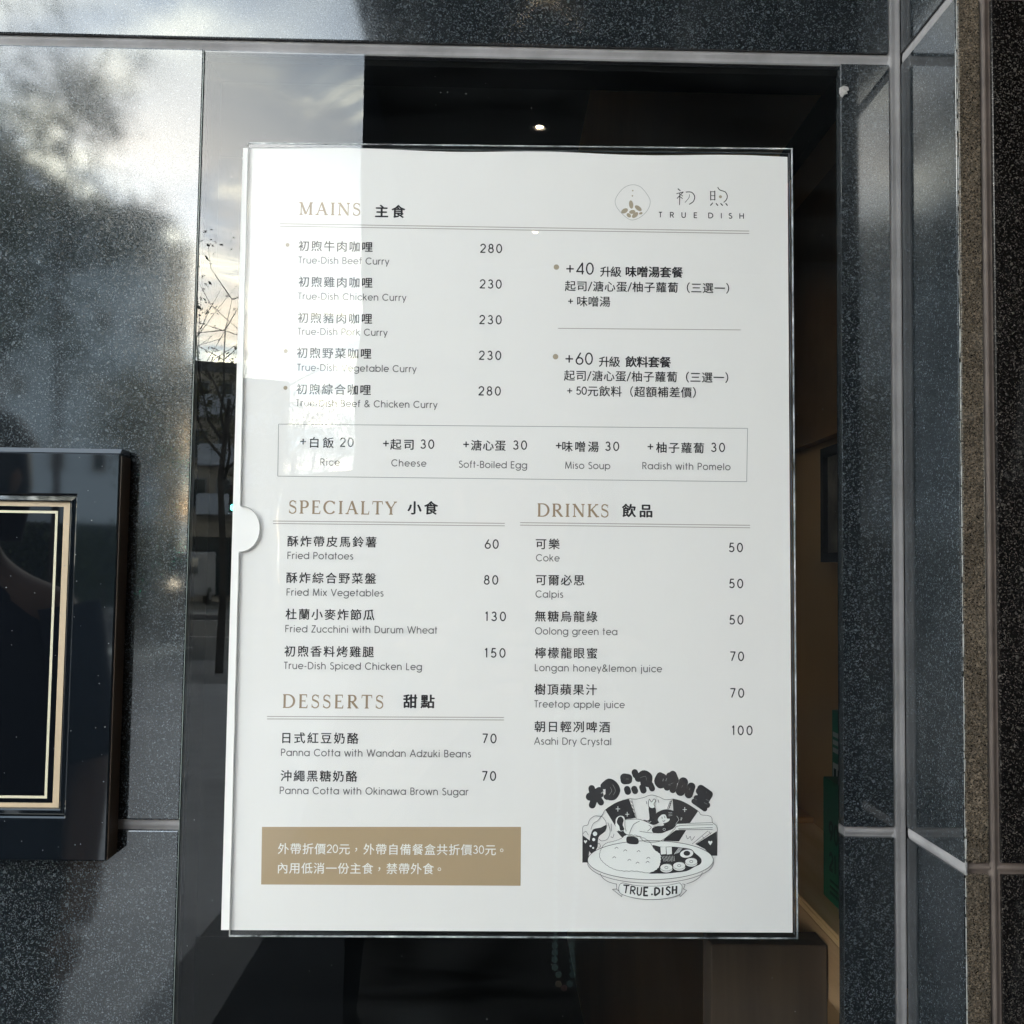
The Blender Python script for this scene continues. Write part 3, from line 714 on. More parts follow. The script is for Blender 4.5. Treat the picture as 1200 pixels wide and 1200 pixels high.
RULES = [(-128.65, 166.71, 128.21, 166.97, 'rule', 0.42), (-128.62, 165.34, 128.2, 165.58, 'rule', 0.42), (-128.23, 4.45, -4.3, 4.65, 'rule', 0.42), (-128.2, 3.12, -4.29, 3.32, 'rule', 0.42), (3.94, 5.12, 128.0, 5.13, 'rule', 0.42), (3.96, 3.79, 128.0, 3.79, 'rule', 0.42), (-128.75, -98.98, -3.61, -98.48, 'rule', 0.42), (-128.71, -100.27, -3.6, -99.78, 'rule', 0.42), (23.53, 111.22, 123.3, 111.87, 'rule', 0.4), (-126.59, 56.72, 126.83, 57.77, 'thin', 0.35), (126.83, 57.77, 126.25, 28.72, 'thin', 0.35), (126.25, 28.72, -126.34, 28.59, 'thin', 0.35), (-126.34, 28.59, -126.59, 56.72, 'thin', 0.35)]
DOTS = [(-124.2, 155.03, 1.1), (-123.77, 96.5, 1.1), (-123.42, 76.47, 1.1), (22.34, 145.12, 1.5), (22.26, 95.6, 1.5)]
BANNER = [(-129.94, -156.33), (6.02, -155.47), (6.11, -185.86), (-129.61, -185.93)]
PAPER = [(-149.73, 209.34), (149.68, 209.06), (149.47, -209.28), (-149.38, -209.34)]
POCKET = [(-146.75, 210.83), (151.84, 213.21), (151.89, -211.9), (-145.1, -211.93)]
EMB = ([32.7, -120.392], [0.06779, 0.00042], [0.00014, -0.06628])
LOG = ([44.475, 199.391], [0.07842, 0.00136], [0.0, -0.07969])

W_ENG, W_NUM = .50, .60
for st, s, u0, u1, v, size in TEXT:
    fl = Flat()
    if st == 'cjk': text_line(fl, s, u0, u1, v, size, 'cjk', off=.016); fl.build('item_name', M_ink, paper)
    elif st == 'cjkbold': text_line(fl, s, u0, u1, v, size, 'cjk', off=.030); fl.build('item_name', M_ink, paper)
    elif st == 'cjkhead': text_line(fl, s, u0, u1, v, size, 'cjk', off=.032); fl.build('heading', M_ink, paper)
    elif st == 'mix': text_line(fl, s, u0, u1, v, size, 'mixed', .60, off=.012); fl.build('item_note', M_ink, paper)
    elif st == 'white': text_line(fl, s, u0, u1, v, size, 'mixed', .52, off=.010); fl.z += .01; WHITE = fl; fl.v = [(x, y, z + .25) for x, y, z in fl.v]; fl.build('notice_text', M_white, paper)
    elif st == 'eng': text_line(fl, s, u0, u1, v, size, 'latin', W_ENG); fl.build('item_name', M_inkeng, paper)
    elif st == 'num': text_line(fl, s, u0, u1, v - size / 2, size, 'latin', .66 if size < 5.5 else .76); fl.build('price', M_ink, paper)
    elif st == 'head': head_line(fl, s, u0, u1, v, size); fl.build('heading', M_inkhead, paper)
    elif st == 'logo':
        # TRUE DISH: wide light capitals, spaced
        tot = [.5, .6, .62, .5, .78, .12, .55, .66]; xs = [0, 13.1, 26.6, 41.0, 58.0, 72.8, 82.0, 94.6]; k = (u1 - u0) / 101.2
        for ch, x in zip(s, xs):
            for s_ in SANS[ch][1]: fl.stroke([(u0 + x * k + (a - .02) * size * 1.15, v - size / 2 + b * size) for a, b in s_], .5)
        fl.build('logo_name', M_ink, paper)
for a, b, c, d, k, w in RULES:
    if k == 'rule': fl = Flat(); fl.stroke([(a, b), (c, d)], w); fl.build('rule', M_rule, paper)
fl = Flat()
for a, b, c, d, k, w in RULES:
    if k == 'thin': fl.stroke([(a, b), (c, d)], w)
fl.build('box_rule', M_thin, paper)
for x, y, r_ in DOTS: fl = Flat(); fl.disc(x, y, r_); fl.build('bullet', M_bean, paper)
fl = Flat(.02); fl.poly(BANNER); fl.build('notice_band', M_banner, paper)

# ---------------------------------------------------------------- round bean logo
def aff(T, pts): o, a, b = T; return [(o[0] + a[0] * x + b[0] * y, o[1] + a[1] * x + b[1] * y) for x, y in pts]
def spl(pts, n=6, closed=False):
    """smooth curve through points"""
    P = [Vector(p) for p in pts]; out = []; m_ = len(P)
    rng = range(m_) if closed else range(m_ - 1)
    for i in rng:
        p0 = P[(i - 1) % m_] if closed or i else P[0]; p1 = P[i]; p2 = P[(i + 1) % m_]; p3 = P[(i + 2) % m_] if closed or i + 2 < m_ else P[-1]
        for k in range(n):
            t = k / n; out.append(tuple(.5 * ((2 * p1) + (p2 - p0) * t + (2 * p0 - 5 * p1 + 4 * p2 - p3) * t * t + (3 * p1 - 3 * p2 + p3 - p0) * t ** 3)))
    out.append(tuple(P[0] if closed else P[-1])); return out
L = LOG
fl = Flat(); fl.stroke(aff(L, spl([(247, 99), (300, 112), (345, 160), (372, 215), (355, 275), (310, 322), (262, 345), (225, 342), (180, 308), (138, 258), (126, 212), (150, 160), (195, 115)], 8, True)), .22)
fl.build('logo_outline', M_thin, paper)
for cx_, cy_, rx, ry, rot in [(238, 238, 30, 15, 1.45), (192, 283, 26, 16, -.55), (288, 264, 28, 15, .65), (246, 290, 22, 14, -.2), (222, 314, 18, 13, .8), (266, 312, 27, 15, -.75), (306, 300, 13, 8, -.3)]:
    k = L[1][0]; p = aff(L, [(cx_, cy_)])[0]; fl = Flat(); fl.disc(p[0], p[1], rx * k, ry * k, rot=-rot); fl.build('logo_bean', M_bean, paper)
for cx_, cy_ in [(249, 140), (247, 177)]: p = aff(L, [(cx_, cy_)])[0]; fl = Flat(); fl.disc(p[0], p[1], .42); fl.build('logo_dot', M_bean, paper)
p = aff(L, [(866, 183)])[0]; fl = Flat(); fl.disc(p[0], p[1], .85); fl.build('logo_dot', M_bean, paper)
fl = Flat()
for pts, w in [([(568, 128), (582, 140)], .55), ([(556, 162), (604, 150), (560, 196)], .42), ([(580, 160), (578, 240)], .42), ([(592, 172), (600, 178)], .4), ([(584, 184), (598, 196)], .4),
               (spl([(624, 150), (662, 152), (684, 180), (676, 215), (648, 236)]), .5), (spl([(648, 168), (644, 190), (616, 224)]), .28),
               ([(797, 146), (797, 206)], .55), ([(826, 144), (826, 206)], .55), ([(797, 148), (826, 148)], .35), ([(797, 176), (826, 176)], .35), ([(797, 204), (826, 204)], .35),
               (spl([(848, 118), (862, 136), (900, 150), (914, 180), (906, 206), (890, 222)]), .48),
               ([(810, 228), (796, 244)], .55), ([(836, 232), (846, 244)], .6), ([(868, 232), (880, 244)], .6), ([(904, 232), (914, 244)], .6)]:
    fl.stroke(aff(L, pts), w, caps=1)
fl.build('logo_character', M_ink, paper)

# ---------------------------------------------------------------- round curry emblem
E_ = EMB
M_emb = plain('ink_emblem', (.035, .033, .036), .6, spec=.2)
K = .0678
def er(pts, cx=0, cy=0): return aff(E_, pts)
blk = Flat(.02); lin = Flat(.30); wht = Flat(.16); det = Flat(.24)
# black rays of the fan
for P in [[(262, 392), (300, 365), (350, 335), (400, 315), (447, 306), (500, 455), (430, 470), (395, 520), (440, 600), (396, 610)],
          [(788, 305), (850, 320), (920, 355), (988, 402), (922, 500), (800, 500)], [(772, 552), (894, 552), (838, 640), (715, 635)],
          [(86, 592), (150, 640), (140, 700), (128, 805), (86, 805)], [(1134, 560), (1136, 752), (1085, 752), (1040, 700), (968, 662)],
          [(350, 560), (395, 560), (440, 570), (450, 600), (420, 615), (390, 606)]]:
    blk.poly(er(P), ear=True)
# dotted octopus arm at the left
blk.poly(er(spl([(272, 512), (262, 560), (215, 600), (205, 640), (200, 690), (160, 735), (132, 700), (140, 640), (148, 590), (170, 545), (225, 532)], 5, True)), ear=True)
for x, y, r_ in [(182, 580, 17), (172, 625, 12), (148, 676, 8), (168, 690, 8)]: p = er([(x, y)])[0]; wht.disc(p[0], p[1], r_ * K)
# fan outline
for P in [spl([(450, 303), (500, 308), (560, 295), (620, 276), (680, 290), (730, 312), (790, 306)]), spl([(788, 305), (850, 320), (920, 355), (988, 402), (1010, 430), (1060, 436), (1092, 450), (1100, 490), (1134, 525), (1136, 600), (1134, 752)]),
          spl([(450, 303), (350, 335), (262, 392), (232, 440), (180, 440), (140, 470), (125, 510), (88, 525), (86, 600), (86, 805)]),
          spl([(232, 440), (268, 490), (262, 560)]), spl([(232, 440), (205, 475), (168, 500), (150, 545)]), spl([(282, 492), (300, 560), (280, 620), (235, 635), (212, 620)]), spl([(308, 500), (310, 560)]),
          [(468, 310), (505, 460)], [(770, 320), (740, 400)], spl([(330, 580), (320, 610), (305, 600)]), spl([(88, 580), (110, 560), (130, 590)]), spl([(200, 660), (215, 655), (225, 680), (208, 685)]),
          spl([(892, 590), (905, 620), (925, 600), (935, 630), (960, 600)]), [(1092, 568), (965, 660)], [(1064, 556), (940, 660)], [(1085, 583), (1070, 560)], [(1035, 620), (1020, 600)]]:
    lin.stroke(er(P), .22)
for k in range(5):
    t = k / 5; lin.stroke(er([(458 + 37 * t, 320 + 150 * t), (470 + 37 * t, 335 + 150 * t)]), .3); lin.stroke(er([(785 - 22 * t, 312 + 70 * t), (772 - 22 * t, 330 + 70 * t)]), .3)
# sparkles and hearts cut out of the black
for x, y, r_ in [(360, 385, 17), (433, 427, 15), (883, 390, 16)]:
    wht.stroke(er([(x - r_, y), (x + r_, y)]), .28); wht.stroke(er([(x, y - r_ * 1.2), (x, y + r_ * 1.2)]), .28)
wht.stroke(er([(848, 458), (862, 455), (856, 472), (846, 470)]), .2)
for x, y, s_ in [(108, 640, .75), (1082, 648, 1.0)]:
    wht.poly(er([(x, y + 22 * s_), (x - 17 * s_, y - 2 * s_), (x - 12 * s_, y - 14 * s_), (x, y - 7 * s_), (x + 12 * s_, y - 14 * s_), (x + 17 * s_, y - 2 * s_)]), ear=True)
# bowl (white, over the fan) with rim, foot and ribbon
bowl = [(615 + 490 * math.cos(2 * PI * k / 60), 785 + 152 * math.sin(2 * PI * k / 60)) for k in range(60)]
wht.poly(er(bowl)); lin.stroke(er(bowl + bowl[:1]), .28)
lin.stroke(er([(615 + 492 * math.cos(PI * k / 30), 800 + 165 * math.sin(PI * k / 30)) for k in range(31)]), .24)
lin.stroke(er(spl([(222, 888), (245, 925), (290, 955), (350, 972)])), .24); lin.stroke(er(spl([(1020, 880), (1000, 915), (950, 950), (895, 970)])), .24)
lin.stroke(er(spl([(400, 962), (500, 982), (620, 988), (740, 982), (840, 962)])), .2)
wht.poly(er([(372, 965), (480, 978), (620, 984), (740, 978), (862, 962), (852, 1040), (800, 1068), (700, 1088), (580, 1090), (450, 1078), (372, 1045)]), ear=True)
for P in [spl([(400, 962), (375, 975), (368, 1020), (392, 1050), (480, 1078), (600, 1092), (720, 1086), (830, 1060), (856, 1030), (860, 985), (840, 962)]),
          [(350, 968), (352, 1010), (318, 1012), (390, 1068), (394, 1050)], [(352, 1010), (372, 1030)], [(862, 970), (884, 975), (872, 1010), (896, 1022), (845, 1070), (840, 1050)]]: lin.stroke(er(P), .24)
# heavy condensed letters on the ribbon
LET = {'T': [[(0, 1), (.9, 1)], [(.5, 1), (.36, 0)]], 'R': [[(.12, 0), (.2, 1)], spl([(.2, 1), (.75, .9), (.7, .55), (.15, .48)]), [(.4, .48), (.8, 0)]], 'U': [[(.15, 1), (.12, .25)] + spl([(.12, .25), (.3, 0), (.62, .1), (.72, .5)]) + [(.75, 1)]],
       'E': [[(.75, 1), (.15, 1), (.15, 0), (.75, 0)], [(.15, .52), (.62, .52)]], 'D': [[(.15, 0), (.15, 1)], spl([(.15, 1), (.7, .85), (.8, .4), (.15, 0)])], 'I': [[(.3, 0), (.3, 1)]], 'S': [spl([(.72, .85), (.4, 1), (.15, .75), (.5, .5), (.7, .25), (.4, 0), (.1, .14)])], 'H': [[(.15, 0), (.15, 1)], [(.72, 0), (.72, 1)], [(.15, .5), (.72, .5)]]}
for i, (ch, x) in enumerate(zip('TRUEDISH', [402, 452, 505, 556, 640, 692, 730, 778])):
    c_ = (x - 615) / 200; y0_ = 1062 - 18 * c_ * c_; rot = -.10 * c_
    for s_ in LET[ch]:
        P = [(x + a * 52 + b * 2, y0_ - b * 62 + (a * 52) * (-rot) * -1 * .6) for a, b in s_]
        thick = (s_[0][0] == s_[-1][0]) or ch == 'S'
        det.stroke(er(P), .95 if thick and ch != 'S' else (.72 if ch != 'S' else .8))
p = er([(626, 1052)])[0]; det.disc(p[0], p[1], .5)
# rice mound
rice = []
base = spl([(385, 620), (430, 590), (520, 600), (600, 640), (640, 700), (688, 740), (690, 800), (668, 850), (600, 882), (500, 868), (400, 866), (330, 852), (262, 812), (222, 760), (232, 700), (270, 655), (330, 640)], 9, True)
for i, (x, y) in enumerate(base): a = math.atan2(y - 740, x - 460); k = 5 * abs(math.sin(i * .9)); rice.append((x + k * math.cos(a), y + k * math.sin(a)))
curry = spl([(628, 672), (700, 682), (780, 680), (860, 688), (930, 700), (962, 730), (1010, 775), (1005, 815), (960, 838), (900, 870), (820, 882), (740, 890), (680, 890), (600, 885), (650, 820), (690, 760)], 5, True)
blk2 = Flat(.205)
blk2.poly(er(curry), ear=True)
wht2 = Flat(.225)
wht2.poly(er(rice[:-1]), ear=True); lin.stroke(er(rice), .2)
for x, y in [(350, 690), (418, 710), (522, 716), (332, 764), (450, 784), (598, 768), (514, 806), (592, 800)]: lin.stroke(er(spl([(x - 14, y + 6), (x, y - 6), (x + 13, y + 4)])), .24)
# toppings
for x, y in [(738, 842), (838, 828), (932, 796)]:
    p = er([(x, y + 16)])[0]; wht2.disc(p[0], p[1], 49 * K, 27 * K); lin.stroke(er([(x + 50 * math.cos(t / 12 * PI), y + 12 + 30 * math.sin(t / 12 * PI)) for t in range(13)]), .28)
    p = er([(x, y)])[0]; wht3 = wht2; wht3.disc(p[0], p[1], 48 * K, 28 * K, rot=.1); lin.stroke(er([(x + 48 * math.cos(2 * PI * t / 24), y + 28 * math.sin(2 * PI * t / 24)) for t in range(25)]), .16)
    lin.stroke(er([(x + 13 * math.cos(2 * PI * t / 10), y + 9 * math.sin(2 * PI * t / 10)) for t in range(11)]), .2)
p = er([(897, 735)])[0]; wht2.disc(p[0], p[1], 52 * K, 31 * K, rot=.15); det.disc(p[0] + .1, p[1] + .2, 26 * K, 19 * K)
for x in (714, 760): wht2.poly(er([(x - 22, 684), (x + 20, 682), (x + 22, 738), (x - 18, 742)]))
lin.stroke(er([(736, 684), (738, 740)]), .25)
for k in range(9): wht2.stroke(er([(702 + k * 12, 752), (722 + k * 10, 798 - 3 * (k % 3))]), .13)
for k in range(4): wht2.stroke(er([(800 + k * 11, 740 - k * 4), (836 + k * 9, 690)]), .2)
# spoon with the reclining girl
spoon = spl([(440, 575), (520, 560), (620, 565), (720, 575), (800, 520), (850, 500), (1100, 492), (1100, 545), (850, 548), (800, 560), (750, 600), (690, 640), (610, 648), (545, 620)], 5, True)
w4 = Flat(.235); w4.poly(er(spoon), ear=True)
w4.poly(er(spl([(420, 470), (500, 465), (580, 490), (640, 520), (640, 575), (540, 590), (450, 590), (405, 560), (425, 520)], 5, True)), ear=True)
w4.poly(er(spl([(380, 438), (410, 450), (420, 500), (400, 556), (360, 550), (338, 500), (350, 455)], 5, True)), ear=True)
for P in [spl([(530, 600), (560, 635), (610, 645), (690, 636), (750, 596), (800, 545), (850, 515), (1104, 508)]), [(820, 500), (1100, 492)], [(830, 540), (1100, 530)], [(836, 548), (1100, 545)],
          spl([(425, 470), (520, 465), (600, 492)]), spl([(530, 560), (620, 572), (700, 570)]), spl([(450, 578), (480, 510), (530, 480)]), spl([(440, 590), (490, 600), (530, 600)]), spl([(590, 560), (620, 530), (600, 510)]), spl([(340, 500), (345, 455), (380, 436), (412, 452), (415, 520), (425, 560)])]: lin.stroke(er(P), .24)
b5 = Flat(.27)
b5.poly(er(spl([(385, 445), (405, 470), (398, 510), (410, 545), (380, 555), (370, 520), (352, 490), (362, 455)], 5, True)), ear=True)     # shoe
b5.poly(er(spl([(430, 605), (470, 600), (515, 615), (520, 655), (480, 662), (432, 650)], 5, True)), ear=True)                         # other shoe
b5.poly(er(spl([(600, 372), (630, 368), (655, 380), (662, 430), (690, 480), (640, 510), (580, 485), (560, 470), (605, 468)], 5, True)), ear=True)   # raised sleeve
b5.poly(er(spl([(660, 430), (690, 400), (740, 388), (800, 402), (825, 440), (822, 500), (790, 540), (740, 560), (700, 575), (640, 572), (625, 545), (650, 520), (720, 510)], 5, True)), ear=True)   # hair and arm
w6 = Flat(.285)
w6.poly(er(spl([(700, 432), (730, 430), (745, 460), (765, 462), (755, 482), (720, 496), (685, 490), (672, 465)], 5, True)), ear=True)   # face
w6.poly(er(spl([(608, 368), (600, 340), (608, 310), (622, 330), (640, 308), (652, 320), (640, 345), (648, 368), (628, 378)], 4, True)), ear=True)   # hand
for P in [spl([(600, 368), (598, 340), (606, 308), (622, 330), (642, 306), (656, 322), (642, 345), (652, 372)]), [(704, 446), (706, 462)], [(724, 440), (728, 456)], spl([(708, 476), (718, 482), (728, 474)]), [(582, 325), (586, 345)], [(674, 312), (680, 335)]]: lin.stroke(er(P), .3)
w6.stroke(er(spl([(620, 540), (660, 520), (720, 510)])), .18); w6.stroke(er(spl([(820, 440), (835, 470), (815, 500), (815, 530)])), .16)
for k in range(3): w6.stroke(er([(755, 415 + k * 12), (785, 412 + k * 12)]), .12)
w6.stroke(er(arc(722, 545, 10, 8, 0, 360)), .14); w6.stroke(er(spl([(590, 482), (605, 490), (620, 482)])), .2)
# fat balloon characters along the top
fat = Flat(.02)
def blob(pts, w): fat.stroke(er(pts), w * K, caps=1)
for pts, w in [([(155, 225), (160, 250)], 52), ([(140, 290), (215, 245)], 62), ([(190, 270), (160, 355)], 54), ([(190, 260), (200, 300)], 60), ([(205, 300), (228, 335)], 48), ([(205, 250), (228, 275)], 42),
               (spl([(250, 205), (290, 175), (330, 195), (352, 240), (330, 285), (300, 292)]), 54), ([(290, 200), (290, 270)], 54), ([(268, 290), (275, 295)], 40), ([(300, 230), (325, 260)], 50),
               ([(410, 140), (440, 145)], 66), ([(412, 160), (440, 158)], 64), ([(432, 230), (438, 250)], 50), ([(488, 228), (495, 245)], 48), ([(492, 98), (500, 120)], 50), (spl([(520, 145), (560, 110), (600, 130), (600, 170)]), 56), ([(530, 148), (590, 160)], 48),
               ([(552, 215), (560, 240)], 50), ([(615, 195), (628, 225)], 46), ([(560, 180), (600, 190)], 50), (spl([(690, 125), (672, 165), (690, 195), (715, 190)]), 56), (spl([(695, 125), (720, 140), (722, 180)]), 50),
               ([(765, 125), (745, 215)], 54), ([(790, 115), (808, 160)], 60), ([(805, 150), (790, 235)], 52), ([(750, 160), (800, 170)], 52), ([(872, 175), (850, 245)], 76), ([(935, 210), (915, 270)], 64),
               ([(1010, 225), (1075, 270)], 58), ([(1000, 245), (1060, 290)], 60), ([(975, 300), (1060, 355)], 46), ([(955, 325), (1040, 385)], 40), ([(1020, 260), (1010, 340)], 70), ([(1080, 280), (1050, 330)], 40)]: blob(pts, w)
hl = Flat(.10)
for pts, w in [(spl([(320, 195), (340, 240), (325, 275)]), .16), (spl([(300, 215), (312, 245), (290, 275)]), .14), ([(425, 150), (445, 150)], .12), (spl([(535, 140), (575, 130), (585, 160)]), .12), ([(742, 145), (735, 165)], .3), ([(716, 150), (712, 165)], .38),
               ([(1022, 240), (1028, 258), (1018, 268)], .3), ([(1052, 250), (1056, 268), (1046, 278)], .3), ([(985, 270), (1005, 280)], .16), ([(960, 305), (990, 322)], .12), ([(860, 215), (868, 200)], .12), ([(840, 160), (815, 230)], .1), ([(770, 200), (755, 195), (795, 180)], .1), ([(1050, 310), (1080, 325)], .14), ([(1035, 335), (1060, 348)], .14), ([(918, 235), (925, 220)], .1), ([(230, 262), (245, 250)], .5)]:
    hl.stroke(er(pts), w, caps=1)
M_pw = plain('paper_white_ink', (.80, .80, .79), .65, spec=.3)
for f_, m_, n_ in [(blk, M_emb, 'emblem_print'), (blk2, M_emb, 'emblem_print'), (b5, M_emb, 'emblem_print'), (fat, M_emb, 'emblem_print'), (det, M_emb, 'emblem_print'), (lin, M_emb, 'emblem_print'), (wht, M_pw, 'emblem_print'), (wht2, M_pw, 'emblem_print'), (w4, M_pw, 'emblem_print'), (w6, M_pw, 'emblem_print'), (hl, plain('ink_highlight', (.30, .30, .30), .6), 'emblem_print')]:
    f_.build(n_, m_, paper)

# ================================================================ framed plaque at the left
pq = empty('framed_plaque', (0, 0, 0)); tag(pq, 'glossy black framed plaque with double gold border lines, cut off at the left', 'plaque')
M_lac = plain('black_lacquer', (.006, .008, .011), .035, spec=.9)
M_lac2 = plain('black_lacquer_panel', (.004, .005, .007), .02, spec=.5)
M_side = plain('frame_side', (.05, .028, .016), .45, var=.3)
M_gold = plain('gold_line', (.50, .38, .26), .40, var=.06, scale=40)
M_gold2 = plain('pale_gold_line', (.62, .56, .42), .35)
x0, x1, z0, z1, yf = -.640, -.1968, Z(-.1525), Z(.0578), -.0150
bw = .0222
def ring(mb, x0, x1, z0, z1, w, y0, y1):
    mb.box(x0, x1, y0, y1, z1 - w, z1); mb.box(x0, x1, y0, y1, z0, z0 + w); mb.box(x0, x0 + w, y0, y1, z0 + w, z1 - w); mb.box(x1 - w, x1, y0, y1, z0 + w, z1 - w); return mb
# outer moulding as one mitred ring with a bevelled arris
def mould(x0, x1, z0, z1, prof):
    mb = MB(); rings = []
    for sx, sz in ((0, 0), (1, 0), (1, 1), (0, 1)):
        rings.append([((x1 - i) if sx else (x0 + i), y, (z1 - i) if sz else (z0 + i)) for i, y in prof])
    n = len(prof); b = 0
    for r_ in rings: mb.v += r_
    for a in range(4):
        c_ = (a + 1) % 4
        for k in range(n):
            j = (k + 1) % n; mb.f.append((a * n + k, a * n + j, c_ * n + j, c_ * n + k))
    return mb
mould(x0, x1, z0, z1, [(0, -.0005), (0, yf + .0006), (.0006, yf), (bw - .0008, yf), (bw, yf + .0008), (bw, -.0005)]).build('frame', M_lac, pq)
MB().prism([(-.0006, z1 + .0001), (yf + .0003, z1 + .0001), (yf + .0030, z1 + .0026), (-.0006, z1 + .0026)], x0, x1 - .0001, 'x').build('top_chamfer', plain('chamfer_sky_sheen', (.10, .11, .13), .25), pq)  # lighter colour paints the sky reflection along the frame's top
MB().box(x1 + .00005, x1 + .0006, yf + .0012, -.0006, z0 + .0004, z1 - .0012).build('frame_side', M_side, pq)
MB().box(x0 + bw, x1 - bw, -.0105, -.002, z0 + bw, z1 - bw).build('panel', M_lac2, pq)
ix0, ix1, iz0, iz1 = x0 + bw, x1 - bw, z0 + bw, z1 - bw
mould(ix0 + .0006, ix1 - .0006, iz0 + .0006, iz1 - .0006, [(0, -.0104), (0, -.0126), (.0022, -.0130), (.0028, -.0124), (.0032, -.0104)]).build('inner_moulding', M_lac, pq)
def border(off_r, off_t, w, mat, name, y=-.0107):
    mb = MB(); ring(mb, x0 + off_r, x1 - off_r, z0 + off_t, z1 - off_t, w, y, -.0104); mb.build(name, mat, pq)
border(.0268, .0250, .0032, M_gold, 'gold_border'); border(.0330, .0305, .0013, M_gold2, 'thin_gold_border')

# settled dust on the plaque and the window glass
def specks(name, n, xa, xb, za, zb, y, parent, mat, s0=.00012, s1=.00035):
    mb = MB()
    for _ in range(n):
        x, z, r_ = random.uniform(xa, xb), random.uniform(za, zb), random.uniform(s0, s1); a = random.random() * 3
        mb.poly([(x + r_ * math.cos(a + q * 1.257) * random.uniform(.6, 1.3), y, z + r_ * math.sin(a + q * 1.257) * random.uniform(.6, 1.3)) for q in range(5)])
    tag(mb.build(name, mat, parent, fix=False), kind='stuff')
M_dust = plain('dust', (.30, .30, .31), .9)
specks('dust', 70, -.42, x1 - bw, z0 + bw, z1 - bw, -.01072, pq, M_dust); specks('dust', 20, -.42, x1 - .002, z0 + .002, z0 + bw - .002, yf - .00006, pq, M_dust); specks('dust', 22, x1 - bw + .001, x1 - .001, z0, z1, yf - .00006, pq, M_dust)
specks('dust', 160, GL, GR, Z(-.26), Z(.283), -.00047, gp, M_dust, .0001, .00028)

# ================================================================ arcade (shelters the wall)
M_floor = plain('arcade_floor_stone', (.020, .024, .032), .85, var=.25, scale=6, spec=.15)
M_ceil = plain('dark_ceiling', (.016, .018, .022), .9, var=.2, spec=.1)
M_colm = plain('dark_column_stone', (.010, .013, .019), .9, var=.3, scale=3, spec=.08)
M_pave = plain('pavement', (.20, .195, .205), .75, var=.18, scale=4, bump=.002)
M_band = plain('kerb_band', (.07, .072, .085), .6, var=.25, scale=8)
M_road = plain('asphalt', (.055, .056, .062), .85, var=.2, scale=2, bump=.003)
M_mark = plain('road_paint', (.62, .62, .60), .6, var=.1)
tag(MB().box(-900, 900, -900, 60, -.40, -.30).build('ground', plain('ground', (.10, .10, .09), .95, var=.2, scale=.5)), kind='structure')
YR = -14.5
pv = empty('pavement'); tag(pv, kind='structure')
mats = [plain('paving_slab', (c, c * .98, c * 1.04), .7, var=.2, scale=5) for c in (.30, .34, .38)]
sx = .90
for i in range(20):
    for j in range(13):
        xa = -1.08 - (i + 1) * sx; ya = -j * sx
        if j * 20 + i < 260:
            o = MB().box(xa + .004, xa + sx - .004, ya - sx + .004, ya - .004, -.05, random.uniform(-.0015, .0015)).build('slab', mats[(i * 7 + j * 5 + (i * j) % 3) % 3], pv)
tag(MB().box(-19.6, 14, YR, -11.72, -.30, -.001).build('pavement_base', M_pave), kind='structure')
MB().box(-60, -19.1, YR, .5, -.30, -.002).build('far_pavement', M_pave, pv); MB().box(-19.08, -1.08, -11.71, .5, -.30, -.055).build('bed', M_band, pv)
tag(MB().box(-1.08, -.84, -11.72, .0, -.30, .0).build('kerb_band', M_band), kind='structure')
tag(MB().box(-.84, 14, -11.72, .0, -.30, .004).build('arcade_floor', M_floor), kind='structure')
tag(MB().box(-60, 30, YR - .16, YR, -.30, .0).build('kerb', M_pave), kind='structure')
tag(MB().box(-200, 120, YR - 14, YR - .16, -.298, -.13).build('road', M_road), kind='structure')
tag(MB().box(-200, 120, YR - 17.5, YR - 14.0, -.29, .0).build('far_kerb_pavement', M_pave), kind='structure')
mb = MB()
for k in range(-20, 12): mb.box(k * 8.0, k * 8.0 + 4, YR - 7.1, YR - 6.95, -.13, -.126)
mb.box(-200, 120, YR - .75, YR - .6, -.13, -.126); mb.box(-200, 120, YR - 13.5, YR - 13.35, -.13, -.126)
for k in range(9): mb.box(-13.2 + k * .9, -12.75 + k * .9, YR - 4.2, YR - 1.4, -.13, -.126)
tag(mb.build('road_markings', M_mark), kind='structure')
tag(MB().box(-.235, .2228, -3.3, -.0006, Z(.90), Z(1.15)).box(.2228, 6.5, -3.3, -.0705, Z(.90), Z(1.15)).build("arcade_ceiling", M_ceil), kind='structure')
col = empty('arcade_column', (0, 0, 0)); tag(col, 'massive dark stone column and upper storey of the arcade across the walkway', 'column')
MB().box(-.397, 6.5, -3.5, -2.35, 0.0, 9.0).build('shaft', M_colm, col)
MB().box(.72, 6.5, -2.34, -.08, Z(1.16), 9.0).build('upper_storey', M_colm, col)
M_lamp = plain('lamp_lens', (1, .9, .75), .4, emit=((1.0, .80, .52), 13.0))
for k, (x, yy) in enumerate([(.070, -.98), (.080, -1.48), (.088, -2.03)]):
    t_ = empty('ceiling_light', (x, yy, Z(.90)))
    lab = ['small warm recessed downlight nearest the wall in the dark ceiling, seen reflected', 'small warm downlight second from the wall in the dark ceiling, seen reflected', 'small warm downlight farthest from the wall in the dark ceiling, seen reflected'][k]
    tag(t_, lab, 'ceiling light', 'downlights in the arcade ceiling')
    m_ = MB(); m_.loft([ell(0, 0, -.0002, .020, .020, 20), ell(0, 0, -.004, .022, .022, 20), ell(0, 0, -.004, .013, .013, 20), ell(0, 0, -.0005, .012, .012, 20)], cap=False); m_.build('trim', M_grout, t_)
    MB().loft([ell(0, 0, -.0010, .0085, .0085, 16), ell(0, 0, -.0032, .0068, .0068, 16)]).build('lens', M_lamp, t_)

